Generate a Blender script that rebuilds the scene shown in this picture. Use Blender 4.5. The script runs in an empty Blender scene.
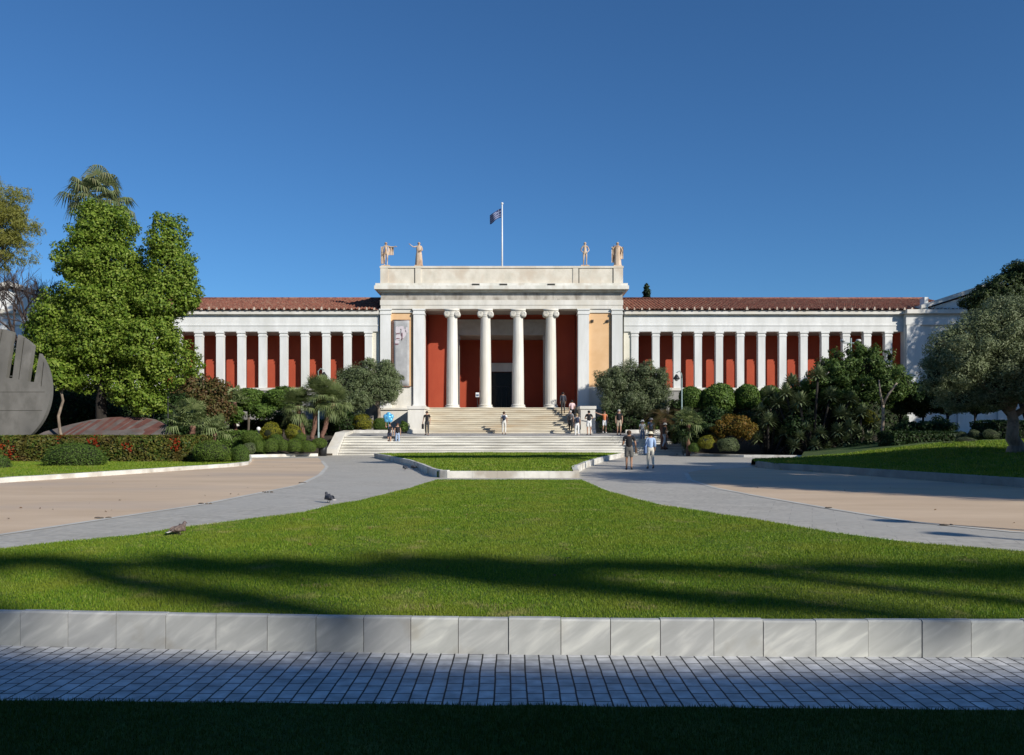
import bpy, math, random
import numpy as np
from mathutils import Vector
random.seed(7)
RNG = np.random.default_rng(11)
PI = math.pi
R = math.radians
C = bpy.context.scene.collection
SC = bpy.context.scene

# ------------------------------------------------------------------ measuring
F, HX, HY, H, S = 823.0, 512.0, 435.0, 1.6, 0.0036     # focal length in px, optical axis, eye height, slope of the grounds
def P(x, y, D):
    return Vector(((x - HX) * D / F, D, H - (y - HY) * D / F))
def G(x, y, dz=0.0):
    D = (H - dz) * F / (y - HY + S * F)
    return ((x - HX) * D / F, D)
def gz(y): return S * y

# ------------------------------------------------------------------ materials
def new_mat(name):
    m = bpy.data.materials.new(name); m.use_nodes = True
    nt = m.node_tree
    for n in list(nt.nodes): nt.nodes.remove(n)
    return m, nt, nt.nodes, nt.links
def lin(c):
    return tuple(c) + (1.0,) if len(c) == 3 else tuple(c)
def surf(name, col, col2=None, scale=3.0, rough=0.8, bump=0.0, bscale=None, stretch=(1, 1, 1), col3=None, s3=0.6, lo=.38, hi=.66, metal=0.0, spec=.4):
    m, nt, N, L = new_mat(name)
    out = N.new('ShaderNodeOutputMaterial'); b = N.new('ShaderNodeBsdfPrincipled')
    L.new(b.outputs[0], out.inputs[0])
    b.inputs['Roughness'].default_value = rough; b.inputs['Metallic'].default_value = metal
    b.inputs['Specular IOR Level'].default_value = spec
    tc = N.new('ShaderNodeTexCoord'); mp = N.new('ShaderNodeMapping'); mp.inputs['Scale'].default_value = stretch
    geo = N.new('ShaderNodeNewGeometry')
    L.new(geo.outputs['Position'], mp.inputs['Vector'])
    if col2 is None: b.inputs['Base Color'].default_value = lin(col)
    else:
        nz = N.new('ShaderNodeTexNoise'); nz.inputs['Scale'].default_value = scale; nz.inputs['Detail'].default_value = 6
        nz.inputs['Roughness'].default_value = .62
        L.new(mp.outputs[0], nz.inputs['Vector'])
        rp = N.new('ShaderNodeValToRGB'); rp.color_ramp.elements[0].position = lo; rp.color_ramp.elements[1].position = hi
        rp.color_ramp.elements[0].color = lin(col); rp.color_ramp.elements[1].color = lin(col2)
        L.new(nz.outputs['Fac'], rp.inputs[0]); src = rp.outputs[0]
        if col3 is not None:
            n3 = N.new('ShaderNodeTexNoise'); n3.inputs['Scale'].default_value = s3; n3.inputs['Detail'].default_value = 4
            L.new(mp.outputs[0], n3.inputs['Vector'])
            r3 = N.new('ShaderNodeValToRGB'); r3.color_ramp.elements[0].position = .5; r3.color_ramp.elements[1].position = .68
            L.new(n3.outputs['Fac'], r3.inputs[0])
            mx = N.new('ShaderNodeMixRGB'); L.new(r3.outputs[0], mx.inputs[0]); L.new(src, mx.inputs[1]); mx.inputs[2].default_value = lin(col3)
            src = mx.outputs[0]
        L.new(src, b.inputs['Base Color'])
    if bump:
        nb = N.new('ShaderNodeTexNoise'); nb.inputs['Scale'].default_value = bscale or scale * 6; nb.inputs['Detail'].default_value = 5
        L.new(mp.outputs[0], nb.inputs['Vector'])
        bp = N.new('ShaderNodeBump'); bp.inputs['Strength'].default_value = bump; bp.inputs['Distance'].default_value = .03
        L.new(nb.outputs['Fac'], bp.inputs['Height']); L.new(bp.outputs[0], b.inputs['Normal'])
    return m
def leafmat(name, cols, trans=.28, rough=.55, patch=None, pscale=.6, dry=None):
    """each leaf takes its own tint; light comes through it a little"""
    m, nt, N, L = new_mat(name)
    out = N.new('ShaderNodeOutputMaterial'); b = N.new('ShaderNodeBsdfPrincipled'); t = N.new('ShaderNodeBsdfTranslucent')
    b.inputs['Roughness'].default_value = rough; b.inputs['Specular IOR Level'].default_value = .25
    mix = N.new('ShaderNodeMixShader'); mix.inputs[0].default_value = trans
    geo = N.new('ShaderNodeNewGeometry'); rp = N.new('ShaderNodeValToRGB')
    e = rp.color_ramp.elements
    while len(e) < len(cols): e.new(.5)
    for i, c in enumerate(cols):
        e[i].position = i / (len(cols) - 1); e[i].color = lin(c)
    L.new(geo.outputs['Random Per Island'], rp.inputs[0]); src = rp.outputs[0]
    if patch:
        nz = N.new('ShaderNodeTexNoise'); nz.inputs['Scale'].default_value = pscale; nz.inputs['Detail'].default_value = 4
        L.new(geo.outputs['Position'], nz.inputs['Vector'])
        r2 = N.new('ShaderNodeValToRGB'); r2.color_ramp.elements[0].position = .45; r2.color_ramp.elements[1].position = .72
        L.new(nz.outputs['Fac'], r2.inputs[0])
        mx = N.new('ShaderNodeMixRGB'); L.new(r2.outputs[0], mx.inputs[0]); L.new(src, mx.inputs[1]); mx.inputs[2].default_value = lin(patch)
        src = mx.outputs[0]
    if dry:
        nz = N.new('ShaderNodeTexNoise'); nz.inputs['Scale'].default_value = 1.9; nz.inputs['Detail'].default_value = 6; nz.inputs['Roughness'].default_value = .65
        L.new(geo.outputs['Position'], nz.inputs['Vector'])
        r2 = N.new('ShaderNodeValToRGB'); r2.color_ramp.elements[0].position = .57; r2.color_ramp.elements[1].position = .72
        L.new(nz.outputs['Fac'], r2.inputs[0])
        mx = N.new('ShaderNodeMixRGB'); L.new(r2.outputs[0], mx.inputs[0]); L.new(src, mx.inputs[1]); mx.inputs[2].default_value = lin(dry)
        src = mx.outputs[0]
    L.new(src, b.inputs['Base Color']); L.new(src, t.inputs['Color'])
    L.new(b.outputs[0], mix.inputs[1]); L.new(t.outputs[0], mix.inputs[2]); L.new(mix.outputs[0], out.inputs[0])
    return m
def marble_kerb_mat(name):
    m, nt, N, L = new_mat(name)
    out = N.new('ShaderNodeOutputMaterial'); b = N.new('ShaderNodeBsdfPrincipled'); L.new(b.outputs[0], out.inputs[0])
    b.inputs['Roughness'].default_value = .6
    geo = N.new('ShaderNodeNewGeometry')
    # every slab is an island: shift the veins from slab to slab
    add = N.new('ShaderNodeVectorMath'); add.operation = 'MULTIPLY_ADD'
    cb = N.new('ShaderNodeCombineXYZ')
    for k in range(3): L.new(geo.outputs['Random Per Island'], cb.inputs[k])
    L.new(cb.outputs[0], add.inputs[0]); add.inputs[1].default_value = (37, 19, 53); L.new(geo.outputs['Position'], add.inputs[2])
    mp = N.new('ShaderNodeMapping'); mp.vector_type = 'TEXTURE'; mp.inputs['Rotation'].default_value = (0, -.62, 0); mp.inputs['Scale'].default_value = (.45, .5, .10)
    L.new(add.outputs[0], mp.inputs[0])
    nz = N.new('ShaderNodeTexNoise'); nz.inputs['Scale'].default_value = 1.3; nz.inputs['Detail'].default_value = 8; nz.inputs['Distortion'].default_value = .5
    L.new(mp.outputs[0], nz.inputs['Vector'])
    rp = N.new('ShaderNodeValToRGB'); e = rp.color_ramp.elements
    e[0].position = .3; e[0].color = (.41, .415, .40, 1); e[1].position = .76; e[1].color = (.67, .67, .63, 1)
    k = e.new(.5); k.color = (.47, .475, .46, 1)
    L.new(nz.outputs['Fac'], rp.inputs[0])
    dirt = N.new('ShaderNodeTexNoise'); dirt.inputs['Scale'].default_value = 3.1; dirt.inputs['Detail'].default_value = 6
    L.new(geo.outputs['Position'], dirt.inputs['Vector'])
    r2 = N.new('ShaderNodeValToRGB'); r2.color_ramp.elements[0].position = .6; r2.color_ramp.elements[1].position = .9
    L.new(dirt.outputs['Fac'], r2.inputs[0])
    mx = N.new('ShaderNodeMixRGB'); L.new(r2.outputs[0], mx.inputs[0]); L.new(rp.outputs[0], mx.inputs[1]); mx.inputs[2].default_value = (.33, .29, .22, 1)
    br = N.new('ShaderNodeMixRGB'); br.blend_type = 'MULTIPLY'; br.inputs[0].default_value = 1
    r3 = N.new('ShaderNodeValToRGB'); r3.color_ramp.elements[0].color = (.78, .78, .8, 1); r3.color_ramp.elements[1].color = (1, 1, .97, 1)
    L.new(geo.outputs['Random Per Island'], r3.inputs[0]); L.new(mx.outputs[0], br.inputs[1]); L.new(r3.outputs[0], br.inputs[2])
    L.new(br.outputs[0], b.inputs['Base Color'])
    return m
def brickmat(name, c1, c2, mortar, bw, rh, ms, rot=0.0, offset=.5, rough=.8, bump=.5, noisy=.35, squash=1.0, patch=None):
    m, nt, N, L = new_mat(name)
    out = N.new('ShaderNodeOutputMaterial'); b = N.new('ShaderNodeBsdfPrincipled'); L.new(b.outputs[0], out.inputs[0])
    b.inputs['Roughness'].default_value = rough; b.inputs['Specular IOR Level'].default_value = .35
    geo = N.new('ShaderNodeNewGeometry'); mp = N.new('ShaderNodeMapping'); mp.inputs['Rotation'].default_value = (0, 0, rot)
    nz0 = N.new('ShaderNodeTexNoise'); nz0.inputs['Scale'].default_value = 1.7; nz0.inputs['Detail'].default_value = 3
    L.new(geo.outputs['Position'], nz0.inputs['Vector'])
    wob = N.new('ShaderNodeVectorMath'); wob.operation = 'MULTIPLY_ADD'; wob.inputs[1].default_value = (.02, .02, 0)
    L.new(nz0.outputs['Color'], wob.inputs[0]); L.new(geo.outputs['Position'], wob.inputs[2])
    L.new(wob.outputs[0], mp.inputs[0])
    br = N.new('ShaderNodeTexBrick'); br.offset = offset; br.squash = squash
    br.inputs['Scale'].default_value = 1; br.inputs['Brick Width'].default_value = bw; br.inputs['Row Height'].default_value = rh
    br.inputs['Mortar Size'].default_value = ms; br.inputs['Mortar Smooth'].default_value = .3
    br.inputs['Color1'].default_value = lin(c1); br.inputs['Color2'].default_value = lin(c2); br.inputs['Mortar'].default_value = lin(mortar)
    L.new(mp.outputs[0], br.inputs['Vector'])
    nz = N.new('ShaderNodeTexNoise'); nz.inputs['Scale'].default_value = 9; nz.inputs['Detail'].default_value = 8
    L.new(geo.outputs['Position'], nz.inputs['Vector'])
    r = N.new('ShaderNodeValToRGB'); r.color_ramp.elements[0].position = .3; r.color_ramp.elements[1].position = .72
    r.color_ramp.elements[0].color = (1 - noisy,) * 3 + (1,); r.color_ramp.elements[1].color = (1, 1, 1, 1)
    L.new(nz.outputs['Fac'], r.inputs[0])
    mx = N.new('ShaderNodeMixRGB'); mx.blend_type = 'MULTIPLY'; mx.inputs[0].default_value = 1
    L.new(br.outputs['Color'], mx.inputs[1]); L.new(r.outputs[0], mx.inputs[2]); src = mx.outputs[0]
    if patch:
        n3 = N.new('ShaderNodeTexNoise'); n3.inputs['Scale'].default_value = .35; n3.inputs['Detail'].default_value = 5
        L.new(geo.outputs['Position'], n3.inputs['Vector'])
        r3 = N.new('ShaderNodeValToRGB'); r3.color_ramp.elements[0].position = .45; r3.color_ramp.elements[1].position = .7
        L.new(n3.outputs['Fac'], r3.inputs[0])
        m3 = N.new('ShaderNodeMixRGB'); m3.inputs[2].default_value = lin(patch); L.new(r3.outputs[0], m3.inputs[0]); L.new(src, m3.inputs[1]); src = m3.outputs[0]
    L.new(src, b.inputs['Base Color'])
    bp = N.new('ShaderNodeBump'); bp.inputs['Strength'].default_value = bump; bp.inputs['Distance'].default_value = .008; bp.invert = True
    ad = N.new('ShaderNodeMath'); ad.operation = 'ADD'; sc_ = N.new('ShaderNodeMath'); sc_.operation = 'MULTIPLY'; sc_.inputs[1].default_value = -.35
    L.new(nz.outputs['Fac'], sc_.inputs[0]); L.new(br.outputs['Fac'], ad.inputs[0]); L.new(sc_.outputs[0], ad.inputs[1])
    L.new(ad.outputs[0], bp.inputs['Height']); L.new(bp.outputs[0], b.inputs['Normal'])
    return m

M = {}
M['plaster'] = surf('white_plaster', (.68, .68, .65), (.80, .80, .77), 1.6, .85, .08, 20, (1, 1, .22), (.63, .63, .59), .5)
M['marble'] = surf('pale_marble', (.62, .59, .52), (.78, .75, .68), .9, .7, .1, 14, (1, 1, .3), (.64, .58, .47), .5)
M['attic'] = surf('weathered_marble', (.58, .53, .43), (.74, .68, .57), 1.3, .8, .15, 10, (1, 1, .7), (.60, .51, .40), .9, .3, .62)
M['fascia'] = surf('cornice_marble', (.66, .64, .56), (.82, .79, .71), 1.4, .8, .1, 10, (1, 1, .6), (.60, .55, .46), 1.3)
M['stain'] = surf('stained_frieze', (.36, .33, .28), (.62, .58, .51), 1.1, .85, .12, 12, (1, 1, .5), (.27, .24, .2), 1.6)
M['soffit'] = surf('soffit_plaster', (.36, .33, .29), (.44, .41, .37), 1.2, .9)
M['porch_floor'] = surf('darkened_porch_floor', (.20, .18, .15), (.27, .25, .21), 1.2, .8)  # darkened so less light bounces up onto the shaded red walls
M['red'] = surf('red_plaster', (.385, .066, .031), (.44, .085, .040), .7, .9, .05, 15, (1, 1, .5), (.36, .065, .034), .5)
M['peach'] = surf('peach_plaster', (.72, .45, .23), (.78, .51, .28), .9, .9, .05, 15)
M['cream'] = surf('cream_plaster', (.72, .68, .55), (.78, .74, .62), .9, .9)
M['podium'] = surf('podium_stone', (.26, .25, .235), (.36, .35, .325), 1.2, .85, .15, 9)  # whitish wall toned down, the shade of the trees before it in the colour
M['tile'] = surf('roof_tiles', (.055, .020, .014), (.36, .135, .085), 7.5, .9, .2, 30, (1, 1, 1), (.27, .15, .10), 2.2, .34, .66)
M['tile_pale'] = surf('eave_tile_ends', (.45, .33, .24), (.66, .58, .48), 6, .9)
M['step'] = surf('step_marble', (.52, .46, .35), (.72, .66, .53), 1.2, .75, .1, 12, (.35, 1, 3), (.52, .42, .29), .9)
M['step_low'] = surf('grey_step_marble', (.56, .54, .49), (.76, .74, .67), 1.3, .7, .1, 12, (.35, 1, 3), (.44, .42, .37), .9)
M['terrace'] = surf('terrace_paving', (.30, .29, .28), (.40, .39, .37), 1.1, .75, .1, 9)
M['darkglass'] = surf('door_glass', (.006, .007, .008), None, rough=.12, spec=.5)
M['darkmetal'] = surf('dark_metal', (.022, .024, .025), (.04, .04, .042), 4, .45, metal=.3)
M['greypole'] = surf('grey_green_paint', (.24, .32, .31), (.30, .38, .36), 6, .5)
M['whitepaint'] = surf('white_paint', (.78, .78, .76), (.7, .7, .68), 5, .5)
M['lampglass'] = surf('lamp_glass', (.55, .55, .52), None, rough=.2)
M['concrete'] = surf('grey_concrete', (.135, .13, .117), (.20, .192, .175), 1.6, .9, .25, 40, (1, 1, .6), (.12, .116, .106), .8)
M['joint'] = surf('dark_joint', (.05, .047, .04), None)
M['terra'] = surf('statue_stone', (.52, .38, .26), (.68, .54, .41), 2.2, .85, .2, 12, (1, 1, .6), (.36, .22, .14), 3)
M['bark'] = surf('grey_bark', (.075, .062, .048), (.15, .125, .10), 5, .95, .6, 14, (1, 1, .25))
M['olive_bark'] = surf('olive_bark', (.16, .125, .095), (.34, .27, .21), 4, .95, .8, 9, (1, 1, .3))
M['palm_bark'] = surf('palm_bark', (.13, .062, .042), (.24, .13, .095), 7, .95, .7, 20, (1, 1, 2.5))
M['dark_bark'] = surf('dark_bark', (.018, .015, .012), (.04, .034, .028), 5, .95, .5, 12, (1, 1, .25))
M['twig'] = surf('bare_twigs', (.06, .045, .042), (.10, .078, .075), 5, .95)
M['soil'] = surf('garden_soil', (.035, .027, .018), (.065, .05, .033), 2.5, 1, .4, 20)
M['earth'] = surf('open_ground', (.12, .115, .105), (.16, .15, .14), .5, .95, .1, 8)
M['street'] = surf('street_asphalt', (.045, .045, .047), (.06, .06, .06), 1.5, .9, .2, 60)
M['beige'] = surf('beige_screed', (.585, .435, .295), (.68, .52, .365), .55, .92, .22, 70, (.35, 1, 1), (.50, .395, .31), .22)
M['border'] = surf('pale_border_stone', (.52, .50, .45), (.62, .60, .54), 1.6, .85, .1, 20)
M['path'] = brickmat('grey_marble_paving', (.53, .495, .425), (.60, .56, .485), (.40, .37, .32), .8, .4, .008, .35, .5, .6, .3, .3, 1, (.48, .455, .40))
M['pavers'] = brickmat('small_stone_setts', (.60, .61, .62), (.78, .78, .78), (.03, .032, .038), .148, .1005, .0062, PI / 2, .37, .7, .9, .45)
M['kerb'] = marble_kerb_mat('veined_marble_slabs')
M['kerb_white'] = surf('white_kerb_marble', (.58, .56, .51), (.76, .74, .68), 1.6, .75, .15, 14, (1, 1, 1), (.42, .38, .32), 1.1)
M['lawnbase'] = surf('lawn_soil', (.035, .075, .009), (.07, .125, .016), 14, 1, .5, 60, (1, 1, 1), (.12, .14, .026), 1.0)
M['grass'] = leafmat('grass_blades', [(.058, .135, .008), (.12, .225, .012), (.175, .29, .018), (.33, .38, .05)], .25, .5, (.23, .28, .028), 1.1, (.36, .33, .12))
M['drygrass'] = leafmat('dry_blades', [(.30,.24,.10),(.40,.34,.16),(.26,.26,.08)], .2)
M['grass_dark'] = leafmat('shade_tinted_grass', [(.035, .072, .010), (.052, .10, .013), (.075, .12, .02)], .25, .5)  # darker copy of the grass tints, with the front lawn's shade in the colour
M['core'] = surf('dark_core', (.012, .016, .006), (.022, .028, .010), 6, 1)  # solid near-black filler, dark in place of the shade between leaves
LV = dict(
    bright=leafmat('broad_leaves', [(.065, .125, .011), (.135, .22, .022), (.22, .31, .038), (.33, .40, .08)], .36),
    box=leafmat('clipped_leaves', [(.062, .118, .020), (.098, .168, .028), (.145, .215, .042)], .25),
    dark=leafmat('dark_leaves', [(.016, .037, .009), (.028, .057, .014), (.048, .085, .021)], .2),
    olive=leafmat('olive_leaves', [(.072, .105, .038), (.118, .155, .060), (.175, .215, .10), (.25, .29, .16)], .22),
    oldolive=leafmat('old_olive_leaves', [(.075,.105,.042),(.135,.172,.078),(.22,.265,.135),(.34,.385,.23)], .25),
    boxlight=leafmat('light_clipped_leaves', [(.085,.145,.022),(.125,.20,.03),(.18,.25,.05)], .28),
    dkolive=leafmat('dark_olive_leaves', [(.052, .078, .028), (.085, .115, .045), (.14, .17, .08), (.23, .26, .15)], .2),
    feather=leafmat('feathery_leaves', [(.15, .17, .034), (.24, .25, .05), (.33, .32, .075), (.21, .21, .06)], .4),
    yellow=leafmat('golden_leaves', [(.145, .174, .017), (.246, .246, .023), (.319, .275, .029)], .3),
    rust=leafmat('orange_tipped_leaves', [(.065, .085, .016), (.169, .111, .019), (.247, .130, .023), (.208, .169, .026)], .3),
    reddish=leafmat('reddish_leaves', [(.072, .091, .023), (.111, .098, .029), (.156, .078, .039), (.130, .117, .039)], .28),
    hedge=leafmat('hedge_leaves', [(.048, .093, .016), (.088, .136, .022), (.160, .136, .029), (.176, .192, .032)], .25, .55, (.10, .065, .018), 1.1),
    flower=leafmat('red_flowers', [(.260, .028, .007), (.341, .046, .009), (.236, .031, .012)], .25),
    yucca=leafmat('sword_leaves', [(.10, .135, .058), (.17, .21, .095), (.28, .32, .17)], .15, .45),
    fan=leafmat('fan_leaflets', [(.11, .155, .05), (.175, .22, .08), (.26, .30, .13)], .25),
    dryfan=leafmat('drooping_fan_leaflets', [(.110, .150, .058), (.17, .215, .085), (.26, .275, .13), (.19, .185, .085)], .3),
    leafy=leafmat('glossy_leaves', [(.048,.092,.018),(.085,.145,.030),(.15,.21,.055)], .25),
    pine=leafmat('pine_needles', [(.021, .039, .013), (.036, .060, .017), (.072, .098, .023)], .15),
    cypress=leafmat('cypress_scales', [(.017, .034, .014), (.026, .050, .019)], .1),
)

# ------------------------------------------------------------------ mesh building
ORG = {}
class MB:
    def __init__(s): s.v = []; s.f = []; s.m = []
    def add(s, vs, fs, mi=0):
        o = len(s.v); s.v.extend([tuple(v) for v in vs])
        for f in fs: s.f.append(tuple(i + o for i in f)); s.m.append(mi)
    def box(s, x0, x1, y0, y1, z0, z1, mi=0, bev=0.0):
        if bev <= 0:
            s.add([(x0,y0,z0),(x1,y0,z0),(x1,y1,z0),(x0,y1,z0),(x0,y0,z1),(x1,y0,z1),(x1,y1,z1),(x0,y1,z1)],
                  [(0,3,2,1),(4,5,6,7),(0,1,5,4),(1,2,6,5),(2,3,7,6),(3,0,4,7)], mi)
        else:
            b = bev; r0 = [(x0+b,y0),(x1-b,y0),(x1,y0+b),(x1,y1-b),(x1-b,y1),(x0+b,y1),(x0,y1-b),(x0,y0+b)]
            r1 = [(x0+b,y0+b),(x1-b,y0+b),(x1-b,y0+b),(x1-b,y1-b),(x1-b,y1-b),(x0+b,y1-b),(x0+b,y1-b),(x0+b,y0+b)]
            vs = [(x,y,z0) for x,y in r0] + [(x,y,z1-b) for x,y in r0] + [(x,y,z1) for x,y in r1]
            fs = [tuple(range(7,-1,-1)), tuple(range(16,24))]
            for k in range(8):
                j = (k+1) % 8
                fs += [(k,j,8+j,8+k),(8+k,8+j,16+j,16+k)]
            s.add(vs, fs, mi)
    def prism(s, poly, z0, z1, mi=0, slope=0.0):
        n = len(poly)
        vs = [(x,y,z0+slope*y) for x,y in poly] + [(x,y,z1+slope*y) for x,y in poly]
        s.add(vs, [tuple(range(n-1,-1,-1)), tuple(range(n,2*n))] + [(k,(k+1)%n,n+(k+1)%n,n+k) for k in range(n)], mi)
    def sheet(s, poly, z, mi=0, slope=0.0):
        s.add([(x,y,z+slope*y) for x,y in poly], [tuple(range(len(poly)))], mi)
    def tube(s, pts, rad, n=8, mi=0, caps=True):
        pts = [Vector(p) for p in pts]; k = len(pts)
        if not isinstance(rad, (list, tuple)): rad = [rad]*k
        rings = []; up = None
        for i, p in enumerate(pts):
            t = (pts[min(i+1,k-1)] - pts[max(i-1,0)])
            t = t.normalized() if t.length > 1e-9 else Vector((0,0,1))
            if up is None: up = t.orthogonal().normalized()
            up = (up - t*up.dot(t)); up = up.normalized() if up.length > 1e-6 else t.orthogonal().normalized()
            w = t.cross(up)
            rings.append([p + (up*math.cos(2*PI*a/n) + w*math.sin(2*PI*a/n))*rad[i] for a in range(n)])
        vs = [q for r in rings for q in r]; fs = []
        for i in range(k-1):
            for a in range(n):
                b = (a+1) % n; fs.append((i*n+a, i*n+b, (i+1)*n+b, (i+1)*n+a))
        if caps: fs += [tuple(range(n-1,-1,-1)), tuple(range((k-1)*n, k*n))]
        s.add(vs, fs, mi)
    def lathe(s, prof, c=(0,0,0), n=24, mi=0, sx=1, sy=1):
        vs = []; fs = []; k = len(prof)
        for r, z in prof:
            for a in range(n): vs.append((c[0]+sx*r*math.cos(2*PI*a/n), c[1]+sy*r*math.sin(2*PI*a/n), c[2]+z))
        for i in range(k-1):
            for a in range(n):
                b = (a+1) % n; fs.append((i*n+a, i*n+b, (i+1)*n+b, (i+1)*n+a))
        fs += [tuple(range(n-1,-1,-1)), tuple(range((k-1)*n,k*n))]
        s.add(vs, fs, mi)
    def ell(s, c, r, nu=12, nv=8, mi=0):
        if not isinstance(r, (list, tuple)): r = (r,r,r)
        s.lathe([(math.sin(PI*max(.02,min(.98,j/nv))), -math.cos(PI*j/nv)*r[2]/1.0) for j in range(nv+1)], c, nu, mi, r[0], r[1])
    def build(s, name, mats, parent=None, smooth=False, org=None, link=True):
        me = bpy.data.meshes.new(name)
        if not isinstance(mats, (list, tuple)): mats = [mats]
        o0 = Vector(ORG[parent.name]) if parent else Vector(org or (0,0,0))
        v = np.array(s.v, dtype=np.float64) - np.array(o0)
        me.from_pydata(v.tolist(), [], s.f)
        for m in mats: me.materials.append(m)
        if len(mats) > 1: me.polygons.foreach_set('material_index', s.m)
        if smooth: me.polygons.foreach_set('use_smooth', [True]*len(me.polygons))
        me.update()
        return link_mesh(name, me, parent, o0)
def link_mesh(name, me, parent=None, o0=(0,0,0)):
    o = bpy.data.objects.new(name, me); C.objects.link(o)
    if parent: o.parent = parent
    else: o.location = o0
    ORG[o.name] = Vector(o0)
    return o
def tag(o, label, cat, group=None, kind=None):
    o['label'] = label; o['category'] = cat
    if group: o['group'] = group
    if kind: o['kind'] = kind
    return o
def struct(o): o['kind'] = 'structure'; return o
def thing(name, loc, label, cat, group=None):
    e = bpy.data.objects.new(name, None); C.objects.link(e); e.location = loc; e.empty_display_size = .2
    ORG[e.name] = Vector(loc)
    return tag(e, label, cat, group)

# ------------------------------------------------------------------ foliage
def sphere_dirs(n):
    d = RNG.normal(size=(n,3)); return d / np.linalg.norm(d, axis=1)[:,None]
def leaves_mesh(pos, nrm, size, aspect=.5, bend=.15, direction=None, jitter=.35):
    """one folded diamond per leaf"""
    n = len(pos)
    nrm = nrm / np.maximum(np.linalg.norm(nrm, axis=1), 1e-6)[:,None]
    a = direction if direction is not None else RNG.normal(size=(n,3))
    a = a - nrm * np.sum(a*nrm, axis=1)[:,None]
    a /= np.maximum(np.linalg.norm(a, axis=1), 1e-6)[:,None]
    b = np.cross(nrm, a)
    L = (size * (1 + jitter*(RNG.random(n)-.5)*2))[:,None] if np.ndim(size) else (size*(1+jitter*(RNG.random(n)-.5)*2))[:,None]
    W = L*aspect
    v = np.empty((n,4,3))
    v[:,0] = pos - a*L*.5; v[:,1] = pos + b*W*.5 + nrm*L*bend; v[:,2] = pos + a*L*.5; v[:,3] = pos - b*W*.5 + nrm*L*bend
    return v.reshape(-1,3)
def quads_object(name, verts, mats, parent=None, org=(0,0,0), extra=None, midx=None):
    """verts come four to a face"""
    n = len(verts)//4
    o0 = np.array(ORG[parent.name] if parent else org)
    ev, ef, em = (np.zeros((0,3)), [], []) if extra is None else (np.array(extra.v), extra.f, extra.m)
    allv = np.concatenate([verts, ev]) - o0
    me = bpy.data.meshes.new(name)
    loops = np.arange(4*n); starts = np.arange(n)*4; tot = np.full(n,4)
    if ef:
        el = np.concatenate([np.array(f) for f in ef]) + 4*n
        en = np.array([len(f) for f in ef])
        es = 4*n + np.concatenate([[0], np.cumsum(en)[:-1]])
        loops = np.concatenate([loops, el]); starts = np.concatenate([starts, es]); tot = np.concatenate([tot, en])
    me.vertices.add(len(allv)); me.vertices.foreach_set('co', allv.astype(np.float32).ravel())
    me.loops.add(len(loops)); me.loops.foreach_set('vertex_index', loops.astype(np.int32))
    me.polygons.add(len(starts)); me.polygons.foreach_set('loop_start', starts.astype(np.int32))
    me.polygons.foreach_set('loop_total', tot.astype(np.int32))
    if not isinstance(mats,(list,tuple)): mats = [mats]
    for m in mats: me.materials.append(m)
    mi = np.zeros(len(starts), dtype=np.int32)
    if midx is not None: mi[:n] = midx
    if ef: mi[n:] = np.array(em)
    me.polygons.foreach_set('material_index', mi)
    me.update(calc_edges=True); me.validate()
    return link_mesh(name, me, parent, o0)
def B(x, y, rx, ry, D, rd=None):
    """a lobe of a crown: centre, radii in metres"""
    k = D/F; c = P(x,y,D)
    return (c.x, c.y, c.z, rx*k, (rd if rd is not None else (rx+ry)/2)*k, ry*k)
def crown_points(blobs, n, clump=.34, nclump=None, spread=.30, rin=.55, up=.25, fill=.0):
    blobs = np.array(blobs, dtype=float)
    area = (blobs[:,3]*blobs[:,4] + blobs[:,4]*blobs[:,5] + blobs[:,3]*blobs[:,5]); w = area/area.sum()
    nc = nclump or max(12, int(len(blobs)*16))
    ib = RNG.choice(len(blobs), nc, p=w); d = sphere_dirs(nc)
    r = rin + (1-rin)*RNG.random(nc)**.6; r *= 1 + .10*RNG.normal(size=nc)
    cc = blobs[ib,:3] + d*blobs[ib,3:]*r[:,None]
    cr = clump*np.cbrt(np.prod(blobs[ib,3:],axis=1))*(.65+.7*RNG.random(nc))
    pw = cr**2; pw /= pw.sum()
    ic = RNG.choice(nc, n, p=pw); e = sphere_dirs(n); e[:,2] = e[:,2]*.9 + up*.4
    rr = (.5 + .55*RNG.random(n))
    pos = cc[ic] + e*(cr[ic]*rr)[:,None]*np.array([1,1,.85])
    nrm = e*1.0 + d[ic]*.6 + RNG.normal(size=(n,3))*.55 + np.array([0,0,up])
    if fill:
        m_ = int(n*fill); jb = RNG.choice(len(blobs), m_, p=w); f = sphere_dirs(m_)
        kk = RNG.normal(size=(4,3))*3.2; wob = np.sin(f@kk.T + jb[:,None]*1.7).mean(axis=1)*.22
        q = blobs[jb,:3] + f*blobs[jb,3:]*((.62+.36*RNG.random(m_))*(1+wob))[:,None]
        pos = np.concatenate([pos, q]); nrm = np.concatenate([nrm, f + RNG.normal(size=(m_,3))*.6 + np.array([0,0,up])])
    return pos, nrm
def crown(name, blobs, n, size, mat, parent, aspect=.5, clump=.34, nclump=None, droop=0.0, rin=.55, bend=.15, core=0.0, fill=.45):
    pos, nrm = crown_points(blobs, n, clump, nclump, rin=rin, fill=fill); n = len(pos)
    direction = None
    if droop:
        direction = RNG.normal(size=(n,3)) + np.array([0,0,-droop])
        nrm = np.cross(direction, RNG.normal(size=(n,3)))
    if core:
        mb = MB()
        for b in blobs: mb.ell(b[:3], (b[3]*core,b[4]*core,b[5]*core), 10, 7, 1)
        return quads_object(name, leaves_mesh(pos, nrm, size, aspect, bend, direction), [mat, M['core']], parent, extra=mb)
    return quads_object(name, leaves_mesh(pos, nrm, size, aspect, bend, direction), mat, parent)
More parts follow.
